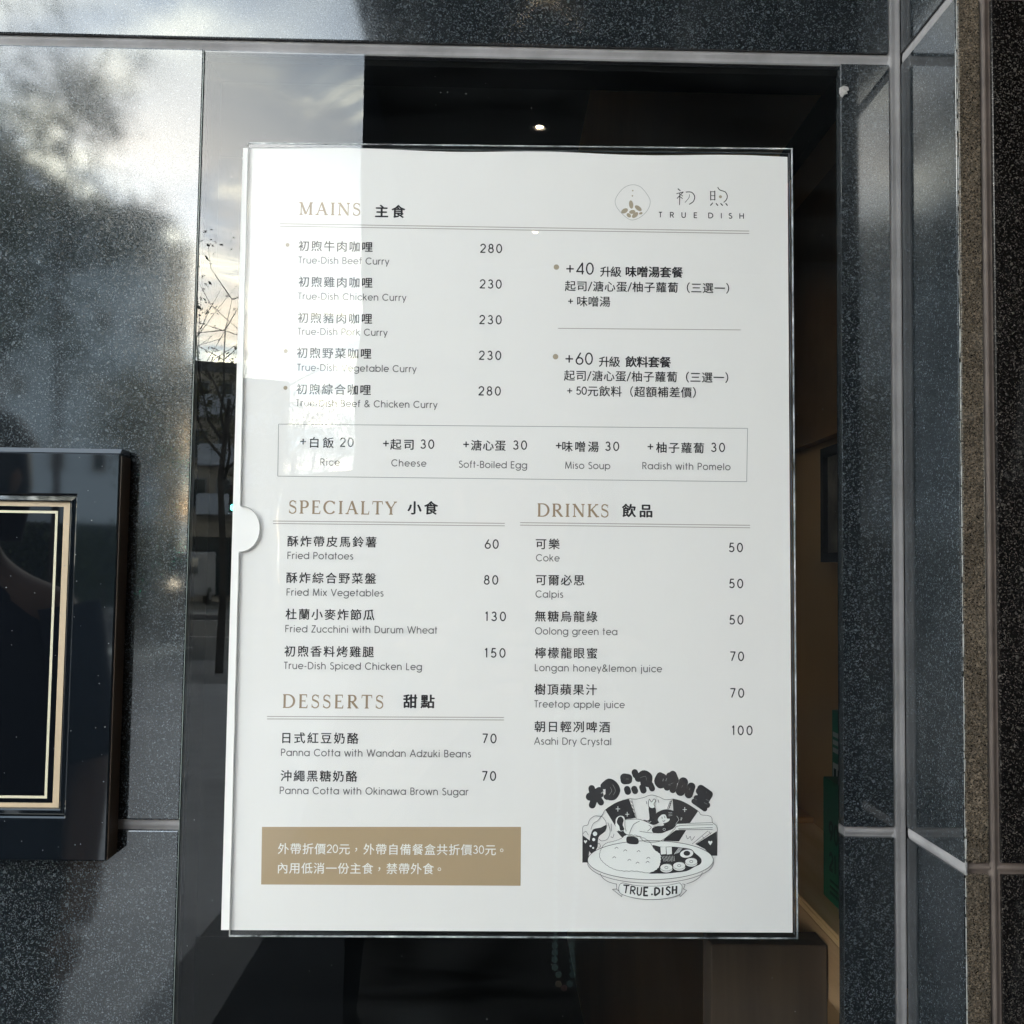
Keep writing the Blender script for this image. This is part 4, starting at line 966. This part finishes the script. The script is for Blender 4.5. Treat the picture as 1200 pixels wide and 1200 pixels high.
# ================================================================ restaurant interior behind the glass
M_iw = plain('interior_brown_wall', (.46, .27, .12), .7, var=.12, scale=3)
M_id = plain('interior_dark', (.012, .012, .014), .8, var=.3, scale=2)
wd_l = wood('light_wood', (.68, .42, .19), (.88, .62, .35), .45, 'y')
wd_d = wood('brown_wood', (.36, .21, .10), (.52, .33, .18), .5, 'y')
wd_v = wood('brown_wood_panel', (.048, .031, .020), (.080, .054, .034), .85, 'z')
tag(MB().box(-1.2, 2.2, .17, 3.5, -.1, .004).build('interior_floor', M_id), kind='structure')
tag(MB().box(-1.2, 2.2, 3.4, 3.5, 0.005, 3.0).build('interior_back_wall', M_id), kind='structure')
tag(MB().box(-1.3, -1.2, .165, 3.5, 0.005, 3.0).build('interior_left_wall', M_id), kind='structure')
tag(MB().box(-1.2, 2.2, .165, 3.5, 3.005, 3.1).build('interior_ceiling', M_id), kind='structure')
sw = empty('interior_side_wall'); tag(sw, kind='structure')
MB().box(.3005, .306, .012, 3.4, .005, 3.0).build('surface', M_iw, sw)
MB().box(.292, .3004, .04, 3.3, Z(.405), Z(.435)).build('dark_rail', M_id, sw); MB().box(.290, .3004, .04, 3.3, Z(.12), Z(.354)).build('panel', plain('interior_umber', (.20, .115, .055), .7, var=.15), sw)
fm = empty('picture_frame', (.296, .30, Z(.06))); tag(fm, 'small black framed picture on the brown wall inside, at the right edge of the glass', 'picture frame')
b2 = ring(MB(), -.045, .045, -.050, .050, .008, 0, .006); b2.v = [(y, x, z) for x, y, z in b2.v]
b2.v = [(x - .008, y, z) for x, y, z in b2.v]; b2.build('frame', M_id, fm)
MB().box(-.004, -.003, -.037, .037, -.042, .042).build('print', plain('picture_print', (.17, .14, .11), .6, var=.5, scale=40), fm)
ct = empty('counter'); tag(ct, 'wooden window counter inside with a pale top edge, lower right behind the glass', 'counter')
MB().box(.2202, .2995, .012, 1.4, Z(-.2345), Z(-.2300)).build('top', wd_l, ct, bevel=.001)
MB().box(.2202, .2375, .0122, 1.4, Z(-.2298), Z(-.2275)).build('nosing', wd_l, ct, bevel=.0006)
MB().box(.2206, .299, .014, 1.4, Z(-.275), Z(-.2348)).build('apron', wd_d, ct, bevel=.001)
MB().box(.144, .2198, .12, .145, 0.006, Z(-.240)).build('front_panel', wd_v, ct, bevel=.001)
tb = empty('table', (.2, .6, 0)); tag(tb, 'small orange wood table top deeper inside, seen right of the menu', 'table')
MB().box(-.25, .0995, -.20, .14, Z(-.2420), Z(-.2245)).build('tabletop', wood('orange_wood', (.30, .14, .05), (.42, .22, .09), .4, 'x'), tb, bevel=.002)
MB().tube([(.07, 0, .03), (.07, 0, Z(-.2422))], .024, 14).build('pedestal', M_id, tb); MB().loft([ell(.07, 0, .006, .17, .17, 20), ell(.07, 0, .03, .16, .16, 20)]).build('foot', M_id, tb)
M_grn = plain('green_card', (.010, .115, .055), .55, var=.08)
M_grn2 = plain('green_card_bright', (.012, .15, .085), .5, var=.08)
M_gtx = plain('green_print', (.006, .035, .022), .6)
def card_text(s, parent, x, y, z, size, mat, w):
    """letters standing on a face that looks towards -x"""
    f_ = Flat(0); xx = 0
    for ch in s:
        for st in SANS[ch][1]: f_.stroke([(xx + a * size, b * size) for a, b in st], w)
        xx += (SANS[ch][0] + .12) * size
    me = bpy.data.meshes.new('print'); me.from_pydata([(x - z_ * .001 - .0003, y - a * .001, z + b * .001) for a, b, z_ in f_.v], [], f_.f); me.materials.append(mat)
    o = bpy.data.objects.new('print', me); COL.objects.link(o); o.parent = parent
gb = empty('green_box', (.237, .12, Z(-.2271))); tag(gb, 'large green carton with dark numerals standing on the inside counter', 'box')
MB().box(0, .055, -.078, .062, 0, .083).build('carton', M_grn, gb, bevel=.0008)
card_text('90', gb, 0, .048, .042, 13, M_gtx, 2.6); card_text('21', gb, 0, .048, .022, 12, M_gtx, 2.6)
for k in range(3): MB().box(-.0006, -.0001, .012, .046, .006 + k * .004, .0075 + k * .004).build('printed_line', M_gtx, gb)
gc = empty('small_green_box', (.266, .24, Z(-.2299))); tag(gc, 'slim bright green carton with a pale label, behind the large green one', 'box')
MB().box(0, .026, -.03, .010, 0, .124).build('carton', M_grn2, gc, bevel=.0008)
MB().box(-.0006, -.0001, -.027, .006, .060, .084).build('label', plain('pale_label', (.42, .47, .43), .6, var=.2, scale=90), gc)
for k in range(3): MB().box(-.0010, -.0007, -.020 + k * .009, -.015 + k * .009, .064, .080).build('print', M_gtx, gc)
for k in range(3): MB().box(-.0006, -.0001, -.024, .006, .092 + k * .006, .0955 + k * .006).build('print', plain('pale_print', (.36, .44, .40), .6), gc)

# ================================================================ street behind the camera (seen in the reflections)
def at(px, R, z=0): return ((px - 572) / 1200 * R, .553 - R, z)
def leafcrown(name, mat, parent, clumps, n, size):
    mb = MB()
    for _ in range(n):
        c, r_ = random.choice(clumps); d = Vector((random.gauss(0, 1), random.gauss(0, 1), random.gauss(0, .8))); d = d.normalized() * r_ * random.random() ** .45
        p = Vector(c) + d; a = Vector((random.uniform(-1, 1), random.uniform(-1, 1), random.uniform(-1, 1))).normalized(); b = a.orthogonal().normalized()
        s_ = size * random.uniform(.6, 1.4); mb.poly([p - a * s_, p + b * s_ * .5, p + a * s_, p - b * s_ * .5])
    o = mb.build(name, mat, parent, fix=False); tag(o, kind='stuff'); return o
def branches(base, h, spread, n, r0):
    mb = MB(); tips = []
    tr = [Vector((0, 0, 0)), Vector((.03, .02, h * .35)), Vector((-.05, .03, h * .7)), Vector((.02, -.03, h))]
    mb.tube([Vector(base) + p for p in tr], [r0, r0 * .85, r0 * .7, r0 * .5], 10)
    for k in range(n):
        a = 2 * PI * k / n + random.uniform(-.3, .3); z0 = h * random.uniform(.62, 1.0); p = Vector((0, 0, z0)); d = Vector((math.cos(a), math.sin(a), random.uniform(.5, 1.1))).normalized()
        pts = [p]
        for s_ in range(5):
            d = (d + Vector((random.uniform(-.3, .3), random.uniform(-.3, .3), random.uniform(-.05, .25)))).normalized(); pts.append(pts[-1] + d * spread / 5)
        mb.tube([Vector(base) + q for q in pts], [r0 * .4, r0 * .3, r0 * .22, r0 * .15, r0 * .1, r0 * .05], 6); tips.append(pts[-1])
        for s_ in range(2, 6):
            for _ in range(2):
                d2 = Vector((random.uniform(-1, 1), random.uniform(-1, 1), random.uniform(-.1, 1))).normalized(); q = pts[s_] if s_ < 6 else pts[-1]; e = q + d2 * spread * .3; e2 = e + (d2 + Vector((random.uniform(-.5, .5),) * 3)).normalized() * spread * .2
                mb.tube([Vector(base) + q, Vector(base) + e, Vector(base) + e2], [r0 * .12, r0 * .07, r0 * .03], 4); tips.append(e2)
    return mb, tips
M_bark = plain('bark', (.045, .038, .034), .9, var=.4, scale=12)
M_leafd = plain('leaf_dark', (.055, .085, .045), .7, var=.5, scale=3)
M_leafs = plain('leaf_olive', (.16, .15, .07), .7, var=.5, scale=3)
def tree(name, px, R, h, spread, nb, r0, leaf, n, ls, label, keep=1.0, cr=.55):
    b = at(px, R); t_ = empty(name, b); tag(t_, label, 'tree', 'street trees behind the photographer')
    mb, tips = branches((0, 0, 0), h, spread, nb, r0); mb.build('trunk', M_bark, t_, smooth=True)
    tips = [t for t in tips if random.random() < keep]
    leafcrown('crown', leaf, t_, [(t, cr * random.uniform(.5, 1.2)) for t in tips], n, ls)
tree('street_tree', 256, 13.5, 3.6, 2.0, 7, .055, M_leafd, 220, .028, 'slender street tree with nearly bare branches seen reflected beside the menu', .30, .4)
tree('street_tree', -40, 11.0, 5.4, 1.9, 9, .11, M_leafd, 3200, .040, 'leafy dark street tree reflected in the upper left granite', .5, .5)
tree('street_tree', 160, 26.0, 5.0, 1.4, 9, .12, M_leafs, 5000, .05, 'olive leaved street tree reflected right of the plain building', .9, .7)
tree('street_tree', 335, 30.0, 5.2, 2.6, 9, .12, M_leafs, 4200, .055, 'loose crowned street tree farthest away, by the end of the street', .8, .7)
tree('street_tree', 60, 12, 6.6, .9, 9, .05, M_leafd, 2200, .034, 'young street tree with a high loose crown reflected at the top left', .7, .32)
tree('street_tree', -90, 15.0, 5.0, 3.2, 9, .16, M_leafd, 5000, .08, 'round street tree nearest the left end of the pavement', .9, .9)
for k, (px, R) in enumerate([(-60, 24), (30, 25), (120, 24.5)]):
    b = at(px, R); hd = empty('hedge', b); tag(hd, ['clipped dark hedge at the far left of the street', 'clipped dark hedge between two others across the street', 'clipped dark hedge nearest the parked van'][k], 'hedge', 'hedges along the street')
    cl = [((x * .45, random.uniform(-.2, .2), .5 + z * .5), .5) for x in range(-3, 4) for z in range(4)]
    leafcrown('foliage', M_leafd, hd, cl, 2500, .07); MB().tube([(0, 0, 0), (0, 0, 1.2)], .05).build('stem', M_bark, hd)

win_me = {}
def building(name, label, x0, x1, yf_, dep, h, mat, nx_, nz_, balc=None, roof=True, ww=.55, wh=.55, z0=3.6):
    t_ = empty(name, ((x0 + x1) / 2, yf_, 0), math.atan2((x0 + x1) / 2, .553 - yf_)); tag(t_, label, 'building'); w = x1 - x0
    MB().box(-w / 2, w / 2, -dep, 0, -.28, h).build('wall', mat, t_)
    if roof: MB().box(-w / 2 - .15, w / 2 + .15, -dep - .15, .15, h + .002, h + .45).build('roof', M_bparap, t_)
    cw, ch = w / nx_, (h - z0) / nz_
    key = (round(cw, 2), round(ch, 2), ww, wh); first = None
    for i in range(nx_):
        for j in range(nz_):
            loc = (-w / 2 + cw * (i + .5), 0.0, z0 + ch * (j + .5))
            if first is None:
                a, b = cw * ww / 2, ch * wh / 2
                first = ring(MB(), -a, a, -b, b, .07, .004, .10).build('window', M_wfr, t_); p = MB().box(-a + .07, a - .07, .006, .03, -b + .07, b - .07).build('pane', M_pane, first); first.location = loc
            else:
                c = copy_tree(first, t_); c.location = loc
    if balc:
        for j in range(nz_):
            zb = z0 + ch * j + .1
            mb_ = MB(); mb_.prism([(-w / 2 + .4, .14), (-w / 2 + .6, 1.0), (0, 1.5), (w / 2 - .6, 1.0), (w / 2 - .4, .14)], zb, zb + .95, 'z'); mb_.build('balcony', balc, t_)
    MB().box(-w / 2 + .3, w / 2 - .3, .02, .1, .0, z0 - .9).build('shopfront', M_pane, t_)
    return t_
M_bparap = plain('parapet', (.16, .16, .17), .8); M_wfr = plain('window_frame', (.30, .31, .33), .5); M_pane = plain('far_window_pane', (.018, .03, .035), .12)
M_bblue = plain('blue_grey_render', (.42, .50, .60), .8, var=.06); M_bcream = plain('cream_render', (.62, .52, .38), .85, var=.1, scale=.5); M_btan = plain('tan_tile', (.50, .44, .36), .8, var=.2, scale=.6); M_bwhite = plain('pale_balcony', (.62, .66, .74), .7); M_bdark = plain('dark_tile', (.22, .21, .20), .8, var=.2)
def spanb(px0, px1, R): return (px0 - 572) / 1200 * R, (px1 - 572) / 1200 * R, .553 - R
a, b, c_ = spanb(-150, 172, 33); building('office_building', 'plain blue grey office building with a flat roof, reflected above the plaque', a, b, c_, 10, 1.4 + .352 * 33, M_bblue, 7, 4, ww=.35, wh=.3)
a, b, c_ = spanb(178, 209, 52); building('cream_building', 'tall cream building glimpsed between the office block and the balconied one', a, b, c_, 9, 1.4 + .31 * 52, M_bcream, 3, 5)
a, b, c_ = spanb(215, 322, 48); building('apartment_building', 'tan apartment building with pale curved balconies reflected beside the menu', a, b, c_, 10, 1.4 + .188 * 48, M_btan, 4, 3, balc=M_bwhite, ww=.6, wh=.6)
a, b, c_ = spanb(326, 470, 60); building('low_building', 'low dark building at the end of the street', a, b, c_, 12, 1.4 + .098 * 60, M_bdark, 6, 2)
a, b, c_ = spanb(-420, -160, 40); building('corner_building', 'dark corner building at the far left across the street', a, b, c_, 12, 11, M_bdark, 6, 4)

# van with lit headlights
def wheel(parent, x, y, z, r_, w, mat, rim):
    m_ = MB(); n = 20
    m_.loft([[(x + t, y + rr * math.cos(2 * PI * k / n), z + rr * math.sin(2 * PI * k / n)) for k in range(n)] for t, rr in ((-w / 2, r_ * .8), (-w / 2 * .8, r_), (w / 2 * .8, r_), (w / 2, r_ * .8))]); wh_ = m_.build('wheel', mat, parent)
    MB().loft([[(x + t, y + r_ * .5 * math.cos(2 * PI * k / n), z + r_ * .5 * math.sin(2 * PI * k / n)) for k in range(n)] for t in (-w / 2 - .01, w / 2 + .01)]).build('rim', rim, wh_)
M_tyre = plain('tyre', (.02, .02, .02), .85); M_alloy = plain('alloy', (.35, .36, .38), .3, metal=.8); M_carglass = plain('car_glass', (.02, .03, .035), .05)
M_head = plain('headlight', (1, .95, .85), .2, emit=((1, .86, .62), 5.0))
vx, vy, _ = at(179, 36)
van = empty('van', (vx, vy, -.126)); tag(van, 'grey delivery van facing the wall with both headlights lit, seen reflected', 'van')
prof = [(.0, .35), (.02, .95), (-.35, 1.15), (-.95, 1.95), (-4.6, 2.05), (-4.7, .35)]
MB().prism(prof, -.85, .85, 'x').build('body', plain('van_paint', (.24, .25, .28), .3), van, bevel=.06, seg=3)
MB().prism([(-.36, 1.19), (-.92, 1.90), (-.90, 1.93), (-.33, 1.22)], -.74, .74, 'x').build('windscreen', M_carglass, van)
for s_ in (-1, 1):
    MB().prism([(-1.15, 1.2), (-1.3, 1.75), (-2.1, 1.75), (-2.1, 1.2)], s_ * .86 - .01, s_ * .86 + .01, 'x').build('side_window', M_carglass, van)
    MB().loft([[(s_ * .66 + rr * math.cos(2 * PI * k / 14), .03 + t, .80 + rr * .8 * math.sin(2 * PI * k / 14)) for k in range(14)] for t, rr in ((0, .13), (.05, .11))]).build('headlight', M_head, van)
    for yy in (-.85, -3.8): wheel(van, s_ * .78, yy, .34, .34, .22, M_tyre, M_alloy)
    MB().box(s_ * .98 - .07, s_ * .98 + .07, -.62, -.55, 1.15, 1.38).build('mirror', M_tyre, van)
MB().box(-.45, .45, .021, .05, .55, .72).build('grille', M_tyre, van); MB().box(-.84, .84, -.02, .07, .32, .5).build('bumper', M_tyre, van, bevel=.02)

# traffic signal
tx, ty, _ = at(268, 34)
ts = empty('traffic_light', (tx + .9, ty, -.0)); tag(ts, 'traffic signal showing green on its mast, seen reflected left of the menu', 'traffic light')
MB().tube([(0, 0, -.12), (0, 0, 4.6)], [.09, .06]).build('mast', M_grout, ts); MB().tube([(0, 0, 4.1), (-.9, .02, 4.0)], .035).build('arm', M_grout, ts)
MB().box(-1.05, -.73, -.02, .16, 3.15, 4.05).build('housing', M_tyre, ts, bevel=.02)
for k, (nm_, c_, e_) in enumerate([('red_lens', (.10, .01, .01), 0), ('amber_lens', (.10, .06, .01), 0), ('green_lens', (.1, 1, .6), 30)]):
    MB().loft([[(-.89 + rr * math.cos(2 * PI * q / 16), .162 + t, 3.90 - k * .30 + rr * math.sin(2 * PI * q / 16)) for q in range(16)] for t, rr in ((0, .115), (.02, .09))]).build(nm_, plain(nm_, c_, .3, emit=((.05, 1.0, .50), e_) if e_ else None), ts)

# twin-headed street lamp at the left
lx, ly, _ = at(-8, 18); sl = empty('street_lamp', (lx, ly, 0)); tag(sl, 'tall street lamp with two flat heads on side arms, seen reflected', 'street lamp')
MB().tube([(0, 0, 0), (0, 0, 9.1)], [.09, .05]).build('pole', M_grout, sl)
for yy in (188, 230):
    zz = EYE + (677 - yy) / 1200 * 18; L_ = (56 + 8) / 1200 * 18
    MB().tube([(0, 0, zz - .1), (L_ * .5, 0, zz), (L_, 0, zz)], .03).build('arm', M_grout, sl); MB().box(L_ - .22, L_ + .06, -.14, .14, zz - .09, zz + .06).build('lamp_head', M_tyre, sl, bevel=.02)

# parked scooters
M_scb = [plain('scooter_grey', (.25, .26, .28), .35), plain('scooter_white', (.5, .5, .5), .35), plain('scooter_dark', (.03, .04, .07), .3)]
for k, px in enumerate((-60, -5, 52)):
    x, y, _ = at(px, 10.5); sc = empty('scooter', (x, y, 0), .35); tag(sc, ['grey scooter parked leftmost of three on the pavement', 'white scooter parked in the middle of three on the pavement', 'dark blue scooter parked rightmost of three on the pavement'][k], 'scooter', 'scooters parked on the pavement')
    MB().prism([(-.62, .42), (-.75, .62), (-.55, .78), (.02, .76), (.08, .32), (.38, .30), (.50, .86), (.58, .86), (.66, .45), (.46, .20), (-.35, .20)], -.13, .13, 'x').build('body', M_scb[k], sc, bevel=.03, seg=2)
    MB().prism([(-.70, .79), (-.66, .84), (-.1, .84), (.02, .785)], -.12, .12, 'x').build('seat', M_tyre, sc, bevel=.01)
    wheel(sc, 0, -.52, .22, .22, .10, M_tyre, M_alloy); wheel(sc, 0, .66, .22, .22, .10, M_tyre, M_alloy)
    MB().tube([(-.32, .46, 1.02), (-.1, .54, .98), (.1, .54, .98), (.32, .46, 1.02)], .016).build('handlebar', M_tyre, sc); MB().tube([(0, .54, .98), (0, .66, .25)], .03).build('steering_column', M_tyre, sc)
    for s_ in (-1, 1): MB().tube([(s_ * .22, .5, .99), (s_ * .27, .5, 1.16)], .008).build('mirror_stem', M_tyre, sc); MB().loft([[(s_ * .28 + .06 * math.cos(2 * PI * q / 10), .5 + t, 1.20 + .04 * math.sin(2 * PI * q / 10)) for q in range(10)] for t in (0, .015)]).build('mirror', M_tyre, sc)
    MB().loft([[(.07 * math.cos(2 * PI * q / 12), .58 + t, .86 + .05 * math.sin(2 * PI * q / 12)) for q in range(12)] for t in (0, .03)]).build('headlight', M_wfr, sc)

# ================================================================ people
def skin_body(name, verts, edges, root, mat, parent, sub=2):
    """one continuous surface grown round a jointed skeleton: verts = (x, y, z, rx, ry)"""
    me = bpy.data.meshes.new(name); me.from_pydata([v[:3] for v in verts], edges, []); me.materials.append(mat)
    o = bpy.data.objects.new(name, me); COL.objects.link(o); o.parent = parent
    sk = o.modifiers.new('skin', 'SKIN'); sk.use_smooth_shade = True
    me.skin_vertices[0].data
    for i, v in enumerate(verts): me.skin_vertices[0].data[i].radius = (v[3], v[4]); me.skin_vertices[0].data[i].use_root = (i == root)
    sb = o.modifiers.new('sub', 'SUBSURF'); sb.levels = sub; sb.render_levels = sub
    return o
M_skin = plain('skin', (.42, .26, .19), .5, var=.05); M_hair = plain('hair', (.012, .010, .010), .5); M_blackc = plain('black_cloth', (.010, .010, .012), .9, var=.2); M_navy = plain('navy_cloth', (.010, .020, .045), .85, var=.2); M_trs = plain('dark_trousers', (.018, .018, .022), .9)
def person(x, y, shirt, label, hold, H=1.66):
    p = empty('person', (x, y, 0)); tag(p, label, 'person'); k = H / 1.66
    sh = 1.36 * k
    V = [(0, 0, .90, .13, .10), (0, 0, 1.05, .115, .09), (0, 0, 1.22, .13, .10), (0, 0, sh - .02, .10, .08), (0, 0, sh + .07, .052, .052), (0, .012, sh + .12, .05, .05), (0, .02, sh + .165, .072, .085), (0, .015, sh + .245, .075, .088)]
    E_2 = [(i, i + 1) for i in range(7)]
    if hold: arms = [[(s_ * .165, .0, sh - .03, .048, .048), (s_ * .235, .05, sh - .24, .040, .040), (s_ * .225 * .8, .20, sh - .18, .032, .032), (s_ * .075, .285, sh - .045, .026, .024), (s_ * .052, .305, sh - .005, .022, .030)] for s_ in (-1, 1)]
    else: arms = [[(s_ * .175, .0, sh - .03, .050, .050), (s_ * .225, -.01, sh - .28, .040, .040), (s_ * .235, .05, sh - .50, .030, .030), (s_ * .230, .08, sh - .56, .024, .032)] for s_ in (-1, 1)]
    for A_ in arms:
        b = len(V); V += A_; E_2 += [(3, b)] + [(b + i, b + i + 1) for i in range(len(A_) - 1)]
    for s_ in (-1, 1):
        b = len(V); V += [(s_ * .09, 0, .84, .085, .085), (s_ * .095, .01, .48, .058, .058), (s_ * .10, 0, .28, .052, .052), (s_ * .10, -.01, .09, .036, .036), (s_ * .105, .10, .045, .034, .028), (s_ * .11, .17, .035, .030, .022)]
        E_2 += [(0, b)] + [(b + i, b + i + 1) for i in range(5)]
    skin_body('body', V, E_2, 0, M_skin, p)
    # hands: five separate curled fingers each, rooted in the palm
    for A_, s_ in zip(arms, (-1, 1)):
        pm = Vector(A_[-1][:3]); hv = [(pm.x, pm.y, pm.z, .020, .026)]; he = []
        for q in range(4):
            if hold: base = pm + Vector((-s_ * .012, .012, .028 - q * .018)); d1, d2 = Vector((-s_ * .024, .010, .001)), Vector((-s_ * .018, -.002, 0))
            else: base = pm + Vector((0, -.024 + q * .017, -.035)); d1, d2 = Vector((-s_ * .004, .004, -.032)), Vector((-s_ * .014, .006, -.018))
            ln = (.95, 1.1, 1.0, .8)[q]; b = len(hv); hv += [(*base, .0088, .0088), (*(base + d1 * ln), .0078, .0078), (*(base + (d1 + d2) * ln), .0066, .0066)]; he += [(0, b), (b, b + 1), (b + 1, b + 2)]
        b = len(hv); tb_ = pm + (Vector((-s_ * .006, .0, .026)) if hold else Vector((-s_ * .010, .022, -.006))); td = Vector((-s_ * .022, .012, .016)) if hold else Vector((-s_ * .010, .018, -.026))
        hv += [(*tb_, .0105, .0105), (*(tb_ + td * .6), .0092, .0092), (*(tb_ + td * 1.1), .0078, .0078)]; he += [(0, b), (b, b + 1), (b + 1, b + 2)]
        skin_body('hand', hv, he, 0, M_skin, p, 1)
    # loose top with a flared hem, sleeves, trousers, shoes, hair, face
    n = 28
    def fold(cx_, z, rx, ry, amp): return [((rx * (1 + amp * math.sin(5 * 2 * PI * q / n + z * 3))) * math.cos(2 * PI * q / n), (ry * (1 + amp * math.sin(4 * 2 * PI * q / n))) * math.sin(2 * PI * q / n), z + .012 * math.sin(3 * 2 * PI * q / n) * (z < .9)) for q in range(n)]
    MB().loft([fold(0, .79, .225, .165, .035), fold(0, .90, .212, .155, .03), fold(0, 1.05, .185, .135, .02), fold(0, 1.20, .178, .125, .01), fold(0, sh - .04, .178, .105, 0), fold(0, sh + .012, .120, .085, 0), fold(0, sh + .045, .065, .062, 0)], cap=False).build('top', shirt, p, smooth=True)
    for A_ in arms:
        pts = [Vector(a[:3]) for a in A_]; q = 3 if hold else 2; MB().tube([pts[0] + Vector((0, 0, .012))] + pts[1:q] + ([pts[2]] if hold and q < 3 else []), [.062, .056, .046][:len(pts[:q])] if q == 3 else [.062, .056], 14).build('sleeve', shirt, p, smooth=True)
    for s_ in (-1, 1):
        MB().loft([ell(s_ * .075, 0, .92, .10, .11), ell(s_ * .092, 0, .80, .098, .10), ell(s_ * .096, .01, .48, .075, .078), ell(s_ * .10, 0, .10, .062, .066)], cap=False).build('trouser_leg', M_trs, p, smooth=True)
        MB().loft([ell(s_ * .105, .05, .0, .048, .125), ell(s_ * .105, .05, .03, .050, .13), ell(s_ * .105, .02, .075, .044, .08), ell(s_ * .103, -.01, .11, .045, .05)]).build('shoe', M_tyre, p, smooth=True)
    hz = sh + .235
    MB().loft([ell(0, -.03, hz - .14, .075, .05), ell(0, -.022, hz - .04, .095, .085), ell(0, -.005, hz + .04, .094, .104), ell(0, .0, hz + .085, .066, .075), ell(0, 0, hz + .10, .02, .02)]).build('hair', M_hair, p, smooth=True)
    for s_ in (-1, 1):
        MB().loft([ell(s_ * .030, .104, hz - .03, .011, .006, 10), ell(s_ * .030, .108, hz - .024, .011, .004, 10)]).build('eye', M_hair, p)
        MB().tube([(s_ * .078, .01, hz - .06), (s_ * .086, .012, hz - .03), (s_ * .080, .006, hz - .008)], [.008, .012, .007]).build('ear', M_skin, p, smooth=True)
    MB().prism([(.100, hz - .02), (.128, hz - .058), (.100, hz - .064)], -.010, .010, 'x').build('nose', M_skin, p, bevel=.004)
    MB().loft([ell(0, .100, hz - .088, .022, .006, 10), ell(0, .104, hz - .082, .018, .004, 10)]).build('mouth', plain('lips', (.35, .12, .10), .5), p)
    return p
person(.04, -.895, M_blackc, 'person in a loose black top holding up a phone before the glass', True, 1.60)
person(-.93, -1.30, M_navy, 'person in a navy shirt standing at the left, reflected in the plaque', False, 1.64)
# phone and its strap of beads
M_ph = plain('phone_black', (.01, .01, .012), .15)
ph = empty('phone', (.0, -.5700, Z(-.045))); tag(ph, 'black phone held upright in front of the menu, with a beaded strap', 'phone')
MB().box(-.0365, .0365, -.004, .0, -.078, .078).build('body', M_ph, ph, bevel=.003, seg=3)
MB().box(-.034, -.012, .0002, .0016, .035, .070).build('camera_bump', M_ph, ph, bevel=.0006)
stp = empty('bead_strap', (.082, -.572, Z(-.118))); tag(stp, 'hanging loop of dark teal beads with one beige bead, reflected just below the menu', 'bead strap')
bm_d = plain('bead_teal', (.45, .70, .74), .25, var=.3, scale=90); bm_b = plain('bead_beige', (.75, .56, .38), .35); bm_p = plain('bead_pink', (.65, .30, .32), .35)
sph = bmesh.new(); bmesh.ops.create_icosphere(sph, subdivisions=2, radius=.0036); bead_me = {}
for nm_, mt_ in (('d', bm_d), ('b', bm_b), ('p', bm_p)):
    me = bpy.data.meshes.new('bead'); sph.to_mesh(me); me.materials.append(mt_); bead_me[nm_] = me; me.polygons.foreach_set('use_smooth', [True] * len(me.polygons))
path = []
Lh = .335
for k in range(200):
    t = k / 199; a = -1 + 2 * t; x = .0095 * a * (1 - .0 * a); z = -Lh * (1 - abs(a) ** 6.0) if False else -Lh + (abs(a) ** 9) * Lh
    x = .0095 * (1 if a > 0 else -1) * (1 - (1 - abs(a)) ** 14) ** .5 * (.35 + .65 * min(1, (1 - abs(a)) * 6 + .1) + 0) ; path.append(Vector((x, 0, z)))
# even spacing down one side, round the bottom and up the other
pts = []; n_side = 42
for k in range(n_side): pts.append((-.0098 + .004 * (k / n_side > .97), -k * .0077))
pts += [(-.006, -n_side * .0077 - .002), (.0005, -n_side * .0077 - .0065), (.0068, -n_side * .0077 - .002)]
for k in range(n_side - 1, -1, -1): pts.append((.0102 + .0015 * math.sin(k * .3), -k * .0077))
for i, (x, z) in enumerate(pts):
    kind = 'b' if i == n_side else ('p' if i == n_side + 1 else 'd')
    o = bpy.data.objects.new('bead', bead_me[kind]); COL.objects.link(o); o.parent = stp; o.location = (x + random.uniform(-.0004, .0004), random.uniform(-.001, .001), z)
MB().tube([(0, 0, .05), (0, 0, .004), (-.0098, 0, 0)], .0008, 5).build('cord', M_blackc, stp)
